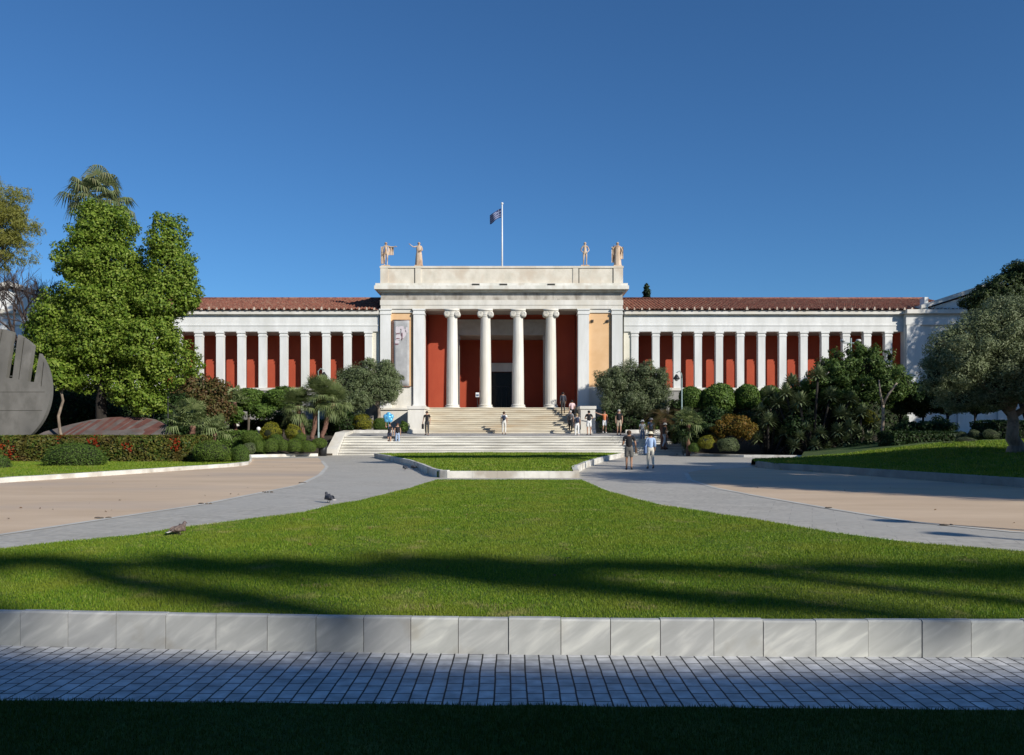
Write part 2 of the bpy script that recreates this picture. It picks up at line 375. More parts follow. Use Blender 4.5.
def limb(mb, p0, p1, r0, r1, n=8, wob=.08, k=5):
    p0, p1 = Vector(p0), Vector(p1); L = (p1-p0).length; pts = []; rs = []
    for i in range(k+1):
        t = i/k; q = p0.lerp(p1, t)
        if 0 < i < k: q = q + Vector((random.uniform(-1,1),random.uniform(-1,1),0))*wob*L*.5
        pts.append(q); rs.append(r0+(r1-r0)*t)
    mb.tube(pts, rs, n)
    return pts
def tree(name, base, fork, r0, blobs, n, size, leaf, bark, label, cat='tree', group=None, aspect=.5, clump=.34, nclump=None, droop=0, rin=.55, limbs=7, crown_name='crown', wob=.08, core=0.0, fill=.45):
    base = Vector(base); fork = Vector(fork)
    t = thing(name, base, label, cat, group)
    mb = MB()
    pts = limb(mb, base - Vector((0,0,.15)), fork, r0, r0*.62, 10, wob)
    mb.tube([base-Vector((0,0,.15)), base+Vector((0,0,.25))], [r0*1.45, r0*1.0], 10)
    bl = sorted(blobs, key=lambda b: -b[3]*b[5])[:limbs]
    for b in bl:
        e = Vector(b[:3]); a = fork.lerp(pts[-2], random.uniform(0,.8))
        mid = a.lerp(e,.5) + Vector((random.uniform(-.2,.2),random.uniform(-.2,.2),.1))*b[3]
        mb.tube([a, mid, e], [r0*.5, r0*.3, r0*.1], 7)
        for q in range(3):
            d = Vector((random.uniform(-1,1)*b[3], random.uniform(-1,1)*b[4], random.uniform(-.4,1)*b[5]))*.75
            mb.tube([mid.lerp(e,.3+.25*q), e+d*.5, e+d], [r0*.16, r0*.1, r0*.04], 5)
    mb.build('trunk', bark, t, True)
    crown(crown_name, blobs, n, size, leaf, t, aspect, clump, nclump, droop, rin, core=core, fill=fill)
    return t
def shell_leaves(n, size, aspect=.55, lump=.075, zmin=-.75, power=2.4, depth=.10):
    """clipped ball of unit radius: tight outer skin of leaves"""
    d = sphere_dirs(int(n*1.6)); d = d[d[:,2] > zmin][:n]
    k = RNG.normal(size=(5,3))*3; ph = RNG.random(5)*6
    bump = np.sin(d@k.T + ph).mean(axis=1)*lump*2
    r = 1 + bump - depth*RNG.random(len(d))**2 + .05*RNG.normal(size=len(d))*.6
    pos = d*r[:,None]
    nrm = d + RNG.normal(size=d.shape)*.55
    return leaves_mesh(pos, nrm, size, aspect, .12)
BALLS = {}
def ball_mesh(kind, n, size, lump=.075):
    key = (kind, n, lump)
    if key not in BALLS:
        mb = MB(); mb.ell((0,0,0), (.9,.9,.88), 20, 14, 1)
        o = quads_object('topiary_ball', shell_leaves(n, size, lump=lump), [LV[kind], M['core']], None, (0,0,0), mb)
        me = o.data; bpy.data.objects.remove(o); BALLS[key] = me
    return BALLS[key]
def ball(x, y, rx, ry, D, label, kind='box', group=None, name='clipped_shrub', n=5200, size=.10, rd=None, cat='shrub', lump=.075):
    if kind in ('yellow','rust','dkolive','olive'): lump = .17
    b = B(x,y,rx,ry,D,rd)
    o = bpy.data.objects.new(name, ball_mesh(kind, n, size, lump)); C.objects.link(o)
    o.location = b[:3]; o.scale = (b[3], b[4], b[5]); o.rotation_euler = (0,0,random.uniform(0,6.28))
    o.scale = (b[3], b[3] if rd is None else b[4], b[5])
    ORG[o.name] = Vector(b[:3])
    return tag(o, label, cat, group)
def hedge(name, x0, x1, y0, y1, z0, z1, n, size, leaf, label, flowers=None, top=.05, cat='hedge', group=None, curve=None):
    """clipped box hedge: leaves over the top and sides, a solid near-black core inside in place of inner shade"""
    lx, ly, lz = x1-x0, y1-y0, z1-z0
    A = np.array([lx*ly, lx*lz, lx*lz, ly*lz, ly*lz]); fidx = RNG.choice(5, n, p=A/A.sum())
    u, v = RNG.random(n), RNG.random(n)
    pos = np.zeros((n,3)); nrm = np.zeros((n,3))
    for k,(f,nn) in enumerate([(lambda u,v:(u*lx,v*ly,lz+0*u),(0,0,1)),(lambda u,v:(u*lx,0*u,v*lz),(0,-1,0)),(lambda u,v:(u*lx,ly+0*u,v*lz),(0,1,0)),(lambda u,v:(0*u,u*ly,v*lz),(-1,0,0)),(lambda u,v:(lx+0*u,u*ly,v*lz),(1,0,0))]):
        s = fidx == k; a = f(u[s],v[s]); pos[s] = np.stack(a,1); nrm[s] = nn
    kk = RNG.normal(size=(6,3))*1.4; ph = RNG.random(6)*6
    bump = np.sin(pos@kk.T+ph).mean(axis=1)
    pos = pos + nrm*((bump*top*1.8)[:,None] + (RNG.normal(size=n)*top*.7)[:,None])
    c = np.array([lx/2,ly/2,lz/2]); q = (pos-c)/c        # soften the corners
    rr = np.maximum(1, np.linalg.norm(q[:,1:]**2, axis=1)**.5/1.08); pos = c + (pos-c)/np.stack([np.ones(n),rr,rr],1)
    pos += np.array([x0,y0,z0])
    if curve is not None: pos[:,1] += curve(pos[:,0])
    nrm = nrm + RNG.normal(size=(n,3))*.6
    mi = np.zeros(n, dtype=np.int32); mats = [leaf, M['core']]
    if flowers:
        mats.append(LV['flower'])
        for fx, fz, fr in flowers:
            d = np.sqrt((pos[:,0]-fx)**2 + (pos[:,2]-fz)**2)
            mi[(d < fr*(.6+.5*RNG.random(n))) & (RNG.random(n) < .42)] = 2
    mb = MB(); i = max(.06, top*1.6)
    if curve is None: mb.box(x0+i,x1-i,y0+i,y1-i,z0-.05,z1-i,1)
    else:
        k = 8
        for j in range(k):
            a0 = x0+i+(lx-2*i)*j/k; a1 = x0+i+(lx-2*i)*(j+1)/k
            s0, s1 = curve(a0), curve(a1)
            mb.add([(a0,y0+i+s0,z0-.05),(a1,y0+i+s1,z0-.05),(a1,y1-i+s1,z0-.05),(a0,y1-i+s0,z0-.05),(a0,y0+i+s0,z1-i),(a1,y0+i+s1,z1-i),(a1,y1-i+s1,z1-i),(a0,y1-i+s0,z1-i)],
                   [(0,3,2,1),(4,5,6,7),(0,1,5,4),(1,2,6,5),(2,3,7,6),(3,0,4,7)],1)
    org = ((x0+x1)/2,(y0+y1)/2,z0)
    o = quads_object(name, leaves_mesh(pos,nrm,size,.55,.12), mats, None, org, mb, mi)
    return tag(o, label, cat, group)
def bush(name, blobs, n, size, leaf, label, cat='bush', group=None, aspect=.5, clump=.36, nclump=None, droop=0, stem=True, rin=.5, core=.62):
    """loose shrub: stems from the ground and a mass of leaves"""
    bb = np.array(blobs); c = bb[:,:3].mean(axis=0); zb = min((b[2]-b[5]) for b in blobs)-.1
    t = thing(name, (c[0],c[1],zb), label, cat, group)
    mb = MB()
    for b in blobs:
        for q in range(3):
            e = Vector((b[0]+random.uniform(-.5,.5)*b[3], b[1]+random.uniform(-.5,.5)*b[4], b[2]+.3*b[5]))
            mb.tube([Vector((c[0]+(b[0]-c[0])*.5, c[1]+(b[1]-c[1])*.5, zb)), Vector((b[0],b[1],b[2]-b[5]*.4)), e], [.05,.035,.012], 6)
    mb.build('stem', M['dark_bark'], t, True)
    crown('foliage', blobs, int(n*1.5), size*.8, leaf, t, aspect, clump, nclump, droop, rin, core=core)
    return t
def fan_frond(c, direction, length, fanr, nl=18, droop=.4, width=.055):
    """leaflets of one fan leaf, as quads"""
    d = Vector(direction).normalized(); c = Vector(c)
    side = d.cross(Vector((0,0,1))); side = side.normalized() if side.length > .05 else Vector((1,0,0))
    up = side.cross(d).normalized()
    tip = c + d*length; qs = []
    for i in range(nl):
        a = -1.9 + 3.8*i/(nl-1)
        ld = (d*math.cos(a) + side*math.sin(a)).normalized()
        p1 = tip + ld*fanr*.55 + up*random.uniform(-.03,.03)
        p2 = tip + ld*fanr*random.uniform(.85,1.05)*.95 + Vector((0,0,-droop*fanr*random.uniform(.6,1.2)))
        w = ld.cross(up).normalized()*width
        qs += [tip-w*.25, tip+w*.25, p1+w, p1-w, p1-w, p1+w, p2+w*.12, p2-w*.12]
    return qs
def fan_palm(name, base, top, r, fl, fanr, nf, label, leaf, droop=.4, hang=0.0, group=None, nl=16, low=-.35, width=.055):
    t = thing(name, base, label, 'palm', group)
    base = Vector(base); top = Vector(top); mb = MB()
    k = 14; pts = [base.lerp(top, i/k) + Vector((.05*math.sin(i*.6),0,0)) for i in range(k+1)]
    mb.tube([base-Vector((0,0,.2))]+pts, [r*1.15]+[r*(1.08 if i%2 else .95) for i in range(k+1)], 9)
    mb.build('trunk', M['palm_bark'], t, True)
    qs = []; st = MB()
    for i in range(nf):
        az = 2*PI*(i*.618034 % 1); e = low + (1.35-low)*((i+.5)/nf)
        if i < nf*hang: e = -1.0 + random.uniform(-.3,.3)
        d = Vector((math.cos(az)*math.cos(e), math.sin(az)*math.cos(e), math.sin(e)))
        l = fl*random.uniform(.6,1.28)
        qs += fan_frond(top, d, l, fanr*random.uniform(.85,1.15), nl, droop+(.5 if e<0 else 0), width)
        st.tube([top, top+d*l], [.018,.012], 4)
    st.build('stalks', LV['fan'], t)
    quads_object('crown', np.array([tuple(q) for q in qs]), leaf, t)
    return t
def rosette(c, axis, L, n, w, spread=1.35):
    qs = []; ax = Vector(axis).normalized(); s = ax.orthogonal().normalized(); u = ax.cross(s)
    for i in range(n):
        az = 2*PI*(i*.618034 % 1); e = spread*(i+.5)/n*1.15
        d = (ax*math.cos(e) + (s*math.cos(az)+u*math.sin(az))*math.sin(e)).normalized()
        l = L*random.uniform(.8,1.1); mid = Vector(c)+d*l*.55; tip = Vector(c)+d*l+Vector((0,0,-.18*l*math.sin(e)))
        wv = d.cross(Vector((.1,.2,1))).normalized()*w
        c0 = Vector(c)+d*.04
        qs += [c0-wv*.5, c0+wv*.5, mid+wv, mid-wv, mid-wv, mid+wv, tip+wv*.08, tip-wv*.08]
    return qs
def yucca(name, base, heads, L, label, leaf, n=60, w=.035, group=None, cat='plant'):
    t = thing(name, base, label, cat, group); mb = MB(); qs = []
    for h in heads:
        h = Vector(h); b = Vector(base); b = Vector((b.x+(h.x-b.x)*.35, b.y+(h.y-b.y)*.35, b.z))
        mb.tube([b-Vector((0,0,.1)), b.lerp(h,.5)+Vector((0,0,.1)), h], [.11,.085,.07], 7)
        qs += rosette(h, (h-b).normalized()+Vector((0,0,.6)), L*random.uniform(.85,1.15), n, w, 1.7)
    mb.build('stem', M['dark_bark'], t, True)
    quads_object('foliage', np.array([tuple(q) for q in qs]), leaf, t)
    return t
def pinnate(name, base, top, r, nf, L, label, leaf, group=None, stiff=.5, nl=26, lw=.03):
    """feather palm or cycad"""
    t = thing(name, base, label, 'palm', group); mb = MB(); base = Vector(base); top = Vector(top)
    k = 8; mb.tube([base-Vector((0,0,.15))]+[base.lerp(top,i/k) for i in range(k+1)], [r*1.1]+[r*(1.1 if i%2 else .92) for i in range(k+1)], 9)
    mb.build('trunk', M['palm_bark'], t, True); qs = []
    for i in range(nf):
        az = 2*PI*(i*.618034 % 1); e = 1.25 - 1.5*((i+.5)/nf)
        h = Vector((math.cos(az),math.sin(az),0)); l = L*random.uniform(.85,1.1)
        pts = []
        for j in range(9):
            s_ = j/8; ee = e - stiff*1.5*s_*s_
            pts.append(top + h*l*s_*math.cos(ee*.8) + Vector((0,0,l*s_*math.sin(ee)*.9)))
        side = h.cross(Vector((0,0,1))).normalized()
        for q in range(nl):
            s_ = .12+.88*q/nl; j = min(7,int(s_*8)); p = pts[j].lerp(pts[j+1], s_*8-j); d = (pts[j+1]-pts[j]).normalized()
            ll = l*.22*math.sin(PI*min(.97,s_*.85+.12))+.05
            for sg in (-1,1):
                v = (side*sg + d*.55 + Vector((0,0,.12))).normalized(); w = d*lw
                qs += [p-w*.5, p+w*.5, p+v*ll*.6+w*.5+Vector((0,0,-.02)), p+v*ll+Vector((0,0,-.08*ll))]
    quads_object('crown', np.array([tuple(q) for q in qs]), leaf, t)
    return t

# ------------------------------------------------------------------ people (skin over a skeleton, built at the origin, facing +Y)
def skin_mesh(verts, edges, radii, root=0, sub=1):
    me = bpy.data.meshes.new('skeleton'); me.from_pydata([tuple(v) for v in verts], edges, [])
    o = bpy.data.objects.new('skeleton', me); C.objects.link(o)
    o.modifiers.new('Skin', 'SKIN')
    sd = me.skin_vertices[0].data
    for i, r in enumerate(radii):
        sd[i].radius = (r, r) if not isinstance(r, tuple) else r
        sd[i].use_root = (i == root)
    if sub: m = o.modifiers.new('Sub', 'SUBSURF'); m.levels = sub; m.render_levels = sub
    dg = bpy.context.evaluated_depsgraph_get()
    res = bpy.data.meshes.new_from_object(o.evaluated_get(dg))
    bpy.data.objects.remove(o); bpy.data.meshes.remove(me)
    v = np.empty(len(res.vertices)*3, dtype=np.float32); res.vertices.foreach_get('co', v)
    fs = [tuple(p.vertices) for p in res.polygons]
    bpy.data.meshes.remove(res)
    return v.reshape(-1,3).tolist(), fs
PM = {}
def pmat(c, rough=.85):
    k = tuple(c)
    if k not in PM: PM[k] = surf('cloth', c, tuple(min(1,x*1.15+.004) for x in c), 9, rough, .2, 40)
    return PM[k]
SKIN = surf('skin', (.42,.24,.16), (.47,.28,.19), 8, .6)
SKIN_TAN = surf('tanned_skin', (.34,.18,.11), (.39,.215,.135), 8, .6)
EYE = surf('eye', (.03,.025,.02), None, rough=.2)
LIP = surf('lips', (.32,.11,.09), None, rough=.5)
def skeleton(stride=.12, armL=None, armR=None, turn=0.0, wide=1.0, kneel=0):
    J = dict(pel=(0,0,.95), bel=(0,.01,1.07), che=(0,.005,1.24), nec=(0,0,1.43), nk2=(0,.012,1.50), hed=(0,.03,1.585), top=(0,.02,1.655))
    for s, sg in (('L',-1),('R',1)):
        st = stride*sg*-1
        J['hip'+s] = (.088*sg*wide,0,.89); J['kne'+s] = (.10*sg,st*.55+.03,.49); J['ank'+s] = (.10*sg,st-(.05 if st<0 else 0),.085 + (.05 if st<-.05 else 0)); J['toe'+s] = (.125*sg,st+.14,.035+(.0 if st<-.05 else 0))
        J['sho'+s] = (.175*sg*wide,-.005,1.395)
        a = armL if s == 'L' else armR
        if a is None: a = ((.218*sg,-.02-st*.1,1.12),(.212*sg,.05-st*.45,.88))
        J['elb'+s], J['wri'+s] = a
        e, w = Vector(J['elb'+s]), Vector(J['wri'+s]); J['pal'+s] = tuple(w + (w-e).normalized()*.075)
    return J
def chain_mesh(J, chains, rad, root=0):
    names = []; edges = []
    for c in chains:
        for a in c:
            if a not in names: names.append(a)
        for a, b in zip(c, c[1:]): edges.append((names.index(a), names.index(b)))
    return skin_mesh([J[n] for n in names], edges, [rad[n] for n in names], root)
def person_parts(J, spec):
    """returns [(part name, verts, faces, material, face material offset list)]"""
    k = spec.get('slim', 1.0); parts = []
    rad = dict(pel=.115*k, bel=.112*k, che=.128*k, nec=.062, nk2=.053, hed=.088, top=.078)
    for s in 'LR':
        rad.update({'hip'+s:.088*k,'kne'+s:.056,'ank'+s:.038,'toe'+s:.036,'sho'+s:.058*k,'elb'+s:.041,'wri'+s:.029,'pal'+s:.036})
    body_ch = [['pel','bel','che','nec','nk2','hed','top']] + [['pel','hip'+s,'kne'+s,'ank'+s,'toe'+s] for s in 'LR'] + [['nec','sho'+s,'elb'+s,'wri'+s,'pal'+s] for s in 'LR']
    v, f = chain_mesh(J, body_ch, rad)
    mb = MB(); mb.add(v, f, 0)
    hd = Vector(J['hed'])
    mb.ell(hd+Vector((0,.095,-.01)), (.014,.022,.02), 6, 5, 0)                       # nose
    for sg in (-1,1):
        mb.ell(hd+Vector((.033*sg,.086,.016)), (.013,.01,.008), 6, 5, 1)             # eyes
        mb.ell(hd+Vector((.093*sg,-.005,0)), (.014,.026,.034), 6, 5, 0)              # ears
    mb.ell(hd+Vector((0,.082,-.052)), (.026,.012,.008), 6, 5, 2)                     # mouth
    for s, sg in (('L',-1),('R',1)):                                                 # fingers and thumb
        w, p = Vector(J['wri'+s]), Vector(J['pal'+s]); d = (p-w).normalized()
        a = d.cross(Vector((sg,0,0))); a = a.normalized() if a.length > .1 else Vector((0,1,0)); b = a.cross(d).normalized()
        for q, (off, ln) in enumerate(((-.028,.062),(-.01,.074),(.009,.069),(.027,.052))):
            r0 = p + a*off; m_ = r0 + d*ln*.6; e = m_ + d*ln*.42 - b*sg*.022
            mb.tube([r0, m_, e], [.0095,.009,.007], 6, 0)
        t0 = w + d*.025 + a*.022; mb.tube([t0, t0+d*.03+a*.03, t0+d*.06+a*.034], [.012,.011,.008], 6, 0)
    parts.append(('body', mb, [spec.get('skin', SKIN), EYE, LIP]))
    # shirt
    if spec.get('shirt'):
        K = dict(J); r2 = dict(rad)
        for q, e in (('pel',.03),('bel',.022),('che',.018)): r2[q] = rad[q]+e
        ch = [['pel','bel','che','yok']]; K['yok'] = (0,0,1.395); r2['yok'] = .088*k
        K['pel'] = (0,0,.89)
        sl = spec.get('sleeve', .55)
        for s in 'LR':
            e = Vector(J['sho'+s]).lerp(Vector(J['elb'+s]), min(1,sl)); K['slv'+s] = tuple(e); r2['sho'+s] = .074*k; r2['slv'+s] = .062 if sl < .9 else .054
            c = ['yok','sho'+s,'slv'+s]
            if sl > 1:
                K['cuf'+s] = tuple(Vector(J['elb'+s]).lerp(Vector(J['wri'+s]), sl-1)); r2['cuf'+s] = .043; c.append('cuf'+s)
            if sl > 0: ch.append(c)
        v, f = chain_mesh(K, ch, r2); mb = MB(); mb.add(v, f); parts.append(('shirt', mb, [spec['shirt']]))
    # trousers / shorts
    if spec.get('pants'):
        K = dict(J); r2 = dict(rad); K['wst'] = (0,0,1.09); r2['wst'] = .120*k; r2['pel'] = .128*k
        ln = spec.get('plen', 1.0); ch = [['wst','pel']]
        for s in 'LR':
            r2['hip'+s] = .103*k; c = ['pel','hip'+s]
            if ln < .6:
                K['hem'+s] = tuple(Vector(J['hip'+s]).lerp(Vector(J['kne'+s]), ln/.5)); r2['hem'+s] = .088*k; c.append('hem'+s)
            else:
                K['hem'+s] = tuple(Vector(J['kne'+s]).lerp(Vector(J['ank'+s]), .93)); r2['kne'+s] = .07; r2['hem'+s] = .056; c += ['kne'+s,'hem'+s]
            ch.append(c)
        v, f = chain_mesh(K, ch, r2); mb = MB(); mb.add(v, f); parts.append((spec.get('pname','trousers'), mb, [spec['pants']]))
    if spec.get('robe'):
        mb = MB(); n = 26; prof = [(.27,.03),(.255,.4),(.22,.8),(.185,1.0),(.2,1.2),(.19,1.36),(.1,1.43)]
        vs = []; fs = []
        for j,(r,z) in enumerate(prof):
            for a in range(n):
                an = 2*PI*a/n; rr = r*(1+.07*math.sin(an*7+z*2)*(1.4-z)/1.4); vs.append((rr*math.cos(an), rr*.72*math.sin(an), z))
        for j in range(len(prof)-1):
            for a in range(n): b=(a+1)%n; fs.append((j*n+a,j*n+b,(j+1)*n+b,(j+1)*n+a))
        mb.add(vs, fs); parts.append(('robe', mb, [spec['robe']]))
    for s in 'LR':
        if spec.get('shoes'):
            a, t = Vector(J['ank'+s]), Vector(J['toe'+s])
            v, f = skin_mesh([a+Vector((0,-.045,-.045)), a+Vector((0,.01,-.035)), t+Vector((0,.02,.0))], [(0,1),(1,2)], [.043,.047,.04]); mb = MB(); mb.add(v, f)
            parts.append(('shoe', mb, [spec['shoes']]))
    if spec.get('hair'):
        mb = MB(); h = Vector(J['hed']); L = spec.get('hairlen', 0)
        mb.ell(h+Vector((0,-.018,.032)), (.099,.104,.088), 14, 9)
        if L: mb.tube([h+Vector((0,-.06,.03)), h+Vector((0,-.085,-.08)), h+Vector((0,-.085,-.08-L))], [.085,.082,.055], 10)
        else: mb.ell(h+Vector((0,-.05,-.015)), (.085,.062,.075), 12, 8)
        parts.append(('hair', mb, [spec['hair']]))
    if spec.get('hat'):
        mb = MB(); h = Vector(J['hed'])
        mb.lathe([(.19,.035),(.192,.045),(.112,.062),(.108,.12),(.085,.148),(.02,.155)], h, 18); parts.append(('hat', mb, [spec['hat']]))
    if spec.get('bag'):
        mb = MB()
        mb.ell((0,-.20,1.22), (.14,.085,.2), 12, 8)
        for sg in (-1,1): mb.tube([(.09*sg,-.15,1.38),(.1*sg,0,1.475),(.1*sg,.13,1.33),(.12*sg,.06,1.1)], .016, 6)
        parts.append(('backpack', mb, [spec['bag']]))
    return parts
def person(x, y, hpx, D, heading, label, spec, sk=None, group=None, name='person', scale=None, loc=None, cat='person'):
    """feet at pixel (x, y), hpx tall, D metres away"""
    sc = scale or hpx*D/F/1.73
    base = Vector(loc) if loc is not None else P(x, y, D)
    t = thing(name, base, label, cat, group); t.rotation_euler = (0,0,heading); t.scale = (sc,)*3
    J = skeleton(**(sk or {}))
    for pn, mb, mats in person_parts(J, spec):
        me = bpy.data.meshes.new(pn); me.from_pydata(mb.v, [], mb.f)
        for m in mats: me.materials.append(m)
        if len(mats) > 1: me.polygons.foreach_set('material_index', mb.m)
        me.polygons.foreach_set('use_smooth', [True]*len(me.polygons)); me.update()
        o = bpy.data.objects.new(pn, me); C.objects.link(o); o.parent = t
    for pn, mb, mats, sm in spec.get('extra', []):
        me = bpy.data.meshes.new(pn); me.from_pydata(mb.v, [], mb.f)
        for m in mats: me.materials.append(m)
        me.polygons.foreach_set('use_smooth', [sm]*len(me.polygons))
        o = bpy.data.objects.new(pn, me); C.objects.link(o); o.parent = t
    return t

# ================================================================== PEOPLE
def arm(sg, e, w): return ((e[0]*sg, e[1], e[2]), (w[0]*sg, w[1], w[2]))
BLK, NAVY = pmat((.012,.012,.014)), pmat((.022,.03,.06))
WHT, GRY, CHAR = pmat((.74,.74,.72)), pmat((.13,.125,.115)), pmat((.045,.045,.047))
JEAN, PALEBLUE, BEIGE = pmat((.17,.23,.34)), pmat((.36,.48,.68)), pmat((.42,.35,.26))
ORNG, PINK, MIDGREY = pmat((.55,.17,.07)), pmat((.70,.52,.52)), pmat((.25,.25,.26))
HBRN, HBLK, HGRY = pmat((.06,.032,.018)), pmat((.014,.011,.01)), pmat((.42,.40,.38))
STRAW = pmat((.70,.64,.48))
def handbag(x, z, col, l=.3, h=.26):
    mb = MB(); mb.box(x-.05, x+.05, -l/2, l/2, z-h, z, 0, .02); mb.tube([(x,-l*.35,z-.01),(x,-.06,z+.14),(x,.06,z+.14),(x,l*.35,z-.01)], .012, 6)
    return ('handbag', mb, [col], False)
bag_brown = pmat((.12,.07,.04))
person(629, 470, 40.5, 34.8, -.12, 'man in black tee and grey knee shorts walking away on the paved path', dict(shirt=BLK, pants=GRY, pname='shorts', plen=.47, shoes=CHAR, hair=HBRN, sleeve=.7, slim=1.12, skin=SKIN_TAN, extra=[handbag(.30,.93,bag_brown,.22,.2)]),
       dict(stride=.07, armL=arm(-1,(.25,-.05,1.12),(.27,.17,1.08)), armR=arm(1,(.27,-.07,1.13),(.29,.02,.92)), wide=1.1))
tote = MB(); tote.box(-.30,-.20,-.15,.16,.72,1.06,0,.025); tote.tube([(-.25,-.12,1.04),(-.1,-.1,1.40),(.05,.02,1.47),(-.02,.13,1.36),(-.22,.13,1.04)], .016, 6)
person(650.5, 469, 37.5, 35.0, .05, 'woman in pale blue blouse, white hat and light trousers walking beside the man', dict(shirt=PALEBLUE, pants=pmat((.66,.62,.52)), shoes=CHAR, hair=HBRN, hat=STRAW, sleeve=1.5, slim=.98, extra=[('tote_bag', tote, [pmat((.13,.2,.36))], False)]), dict(stride=.09))
girlarm = arm(-1,(.24,.10,1.36),(.22,.20,1.58))
person(389.5, 446.5, 24.5, 58.6, 2.95, 'girl in black top and dark shorts holding up a blue balloon on the lower steps', dict(shirt=BLK, pants=NAVY, pname='shorts', plen=.3, shoes=WHT, hair=HBLK, hairlen=.2, slim=.9, sleeve=.4), dict(stride=.08, armR=arm(1,(.24,.10,1.36),(.20,.20,1.60))))
person(397.5, 446.5, 24, 58.5, 3.3, 'long haired girl in black top and pale jeans beside the girl with the balloon', dict(shirt=BLK, pants=pmat((.30,.38,.52)), shoes=CHAR, hair=pmat((.07,.03,.02)), hairlen=.34, slim=.9, sleeve=.3), dict(stride=.1))
person(427, 435.6, 25, 60.4, 3.0, 'man in black tee and dark trousers carrying a bag below the white pedestal', dict(shirt=BLK, pants=CHAR, shoes=BLK, hair=HBLK, sleeve=.6, extra=[handbag(.30,.80,BLK,.3,.34)]), dict(stride=.06, armR=arm(1,(.26,-.03,1.13),(.30,.0,.88))))
person(504, 434.5, 23.5, 61, 0, 'person in white shirt and white trousers with a navy backpack facing the stairs', dict(shirt=WHT, pants=pmat((.62,.60,.55)), shoes=CHAR, hair=HBRN, bag=NAVY, sleeve=.6), dict(stride=.03))
person(589, 435, 25, 60.6, .1, 'man in black tee and white shorts standing in front of the tall white pedestal', dict(shirt=BLK, pants=WHT, pname='shorts', plen=.45, shoes=CHAR, hair=HBLK, sleeve=.6, slim=1.08), dict(stride=.05, armL=arm(-1,(.28,.06,1.14),(.10,.2,1.16)), armR=arm(1,(.28,.06,1.14),(.10,.2,1.16))))
person(604.5, 433, 22.5, 61.2, 3.2, 'person in orange top and white shorts pointing one arm out sideways', dict(shirt=ORNG, pants=WHT, pname='shorts', plen=.45, shoes=WHT, hair=HBRN, sleeve=.1, slim=.95), dict(stride=.06, armR=arm(1,(.42,.05,1.46),(.66,.10,1.56)), armL=arm(-1,(.25,-.02,1.13),(.24,.04,.9))))
person(619, 435, 26, 60.5, 3.05, 'man in black tee and beige shorts with bare head beside the olive shrub', dict(shirt=BLK, pants=BEIGE, pname='shorts', plen=.45, shoes=CHAR, hair=HGRY, sleeve=.5), dict(stride=.05))
ZS = lambda y, D: P(0,y,D).z
person(563, 419, 17, 63.8, 0, 'person in dark grey jacket near the top of the entrance stairs', dict(shirt=pmat((.05,.055,.07)), pants=CHAR, shoes=BLK, hair=HBLK, sleeve=1.7), dict(stride=.08), scale=.98, loc=((563-HX)*64.2/F, 64.2, 3.28))
person(572, 421, 17, 63.5, .2, 'person in pale pink shirt and black trousers climbing the entrance stairs', dict(shirt=PINK, pants=BLK, shoes=BLK, hair=HBLK, sleeve=.8), dict(stride=.1), scale=1.0, loc=((572-HX)*63.3/F, 63.3, 2.60))
person(570.5, 432, 22, 62, -.2, 'person in grey shirt and dark trousers with a backpack at the foot of the stairs', dict(shirt=MIDGREY, pants=BLK, shoes=BLK, hair=HGRY, bag=CHAR, sleeve=.8), dict(stride=.1))
person(577, 437, 24, 60.3, .1, 'person in patterned grey top and white trousers at the foot of the stairs', dict(shirt=surf('patterned_cloth', (.2,.2,.2), (.55,.55,.53), 30), pants=WHT, shoes=WHT, hair=pmat((.35,.26,.15)), sleeve=.5, bag=NAVY), dict(stride=.07))
person(642.5, 444, 24, 58.8, 3.0, 'person in white shirt and white cap partly hidden behind the woman in the hat', dict(shirt=WHT, pants=JEAN, shoes=CHAR, hair=HBRN, hat=WHT), dict(stride=.05))
person(651, 443, 25, 59.0, 3.2, 'person in blue shirt and grey cap standing behind the woman in the hat', dict(shirt=pmat((.10,.16,.3)), pants=CHAR, shoes=CHAR, hair=HBRN, hat=MIDGREY), dict(stride=.05))
person(664.5, 449, 26, 57.2, -1.3, 'person in white cap, navy shirt and pale jeans stepping down beside the shrubs', dict(shirt=NAVY, pants=pmat((.36,.42,.5)), shoes=BLK, hair=HBRN, hat=WHT), dict(stride=.16))
# the balloon the girl holds
bl = P(388.5, 417.5, 58.45); mb = MB()
for k in range(5):
    a = 2*PI*k/5+PI/2; mb.ell((bl.x+.2*math.cos(a), bl.y, bl.z+.2*math.sin(a)), (.19,.12,.19), 12, 8)
mb.ell(tuple(bl), (.24,.16,.24), 12, 8); mb.tube([(bl.x,bl.y,bl.z-.3),(bl.x-.01,bl.y+.02,bl.z-.8)], .008, 5)
foil = surf('blue_foil', (.10,.42,.72), (.16,.5,.8), 5, .25, metal=.2)
tag(mb.build('foil_balloon', foil, None, True, bl), 'shiny light blue star shaped balloon above the two girls on the steps', 'balloon')

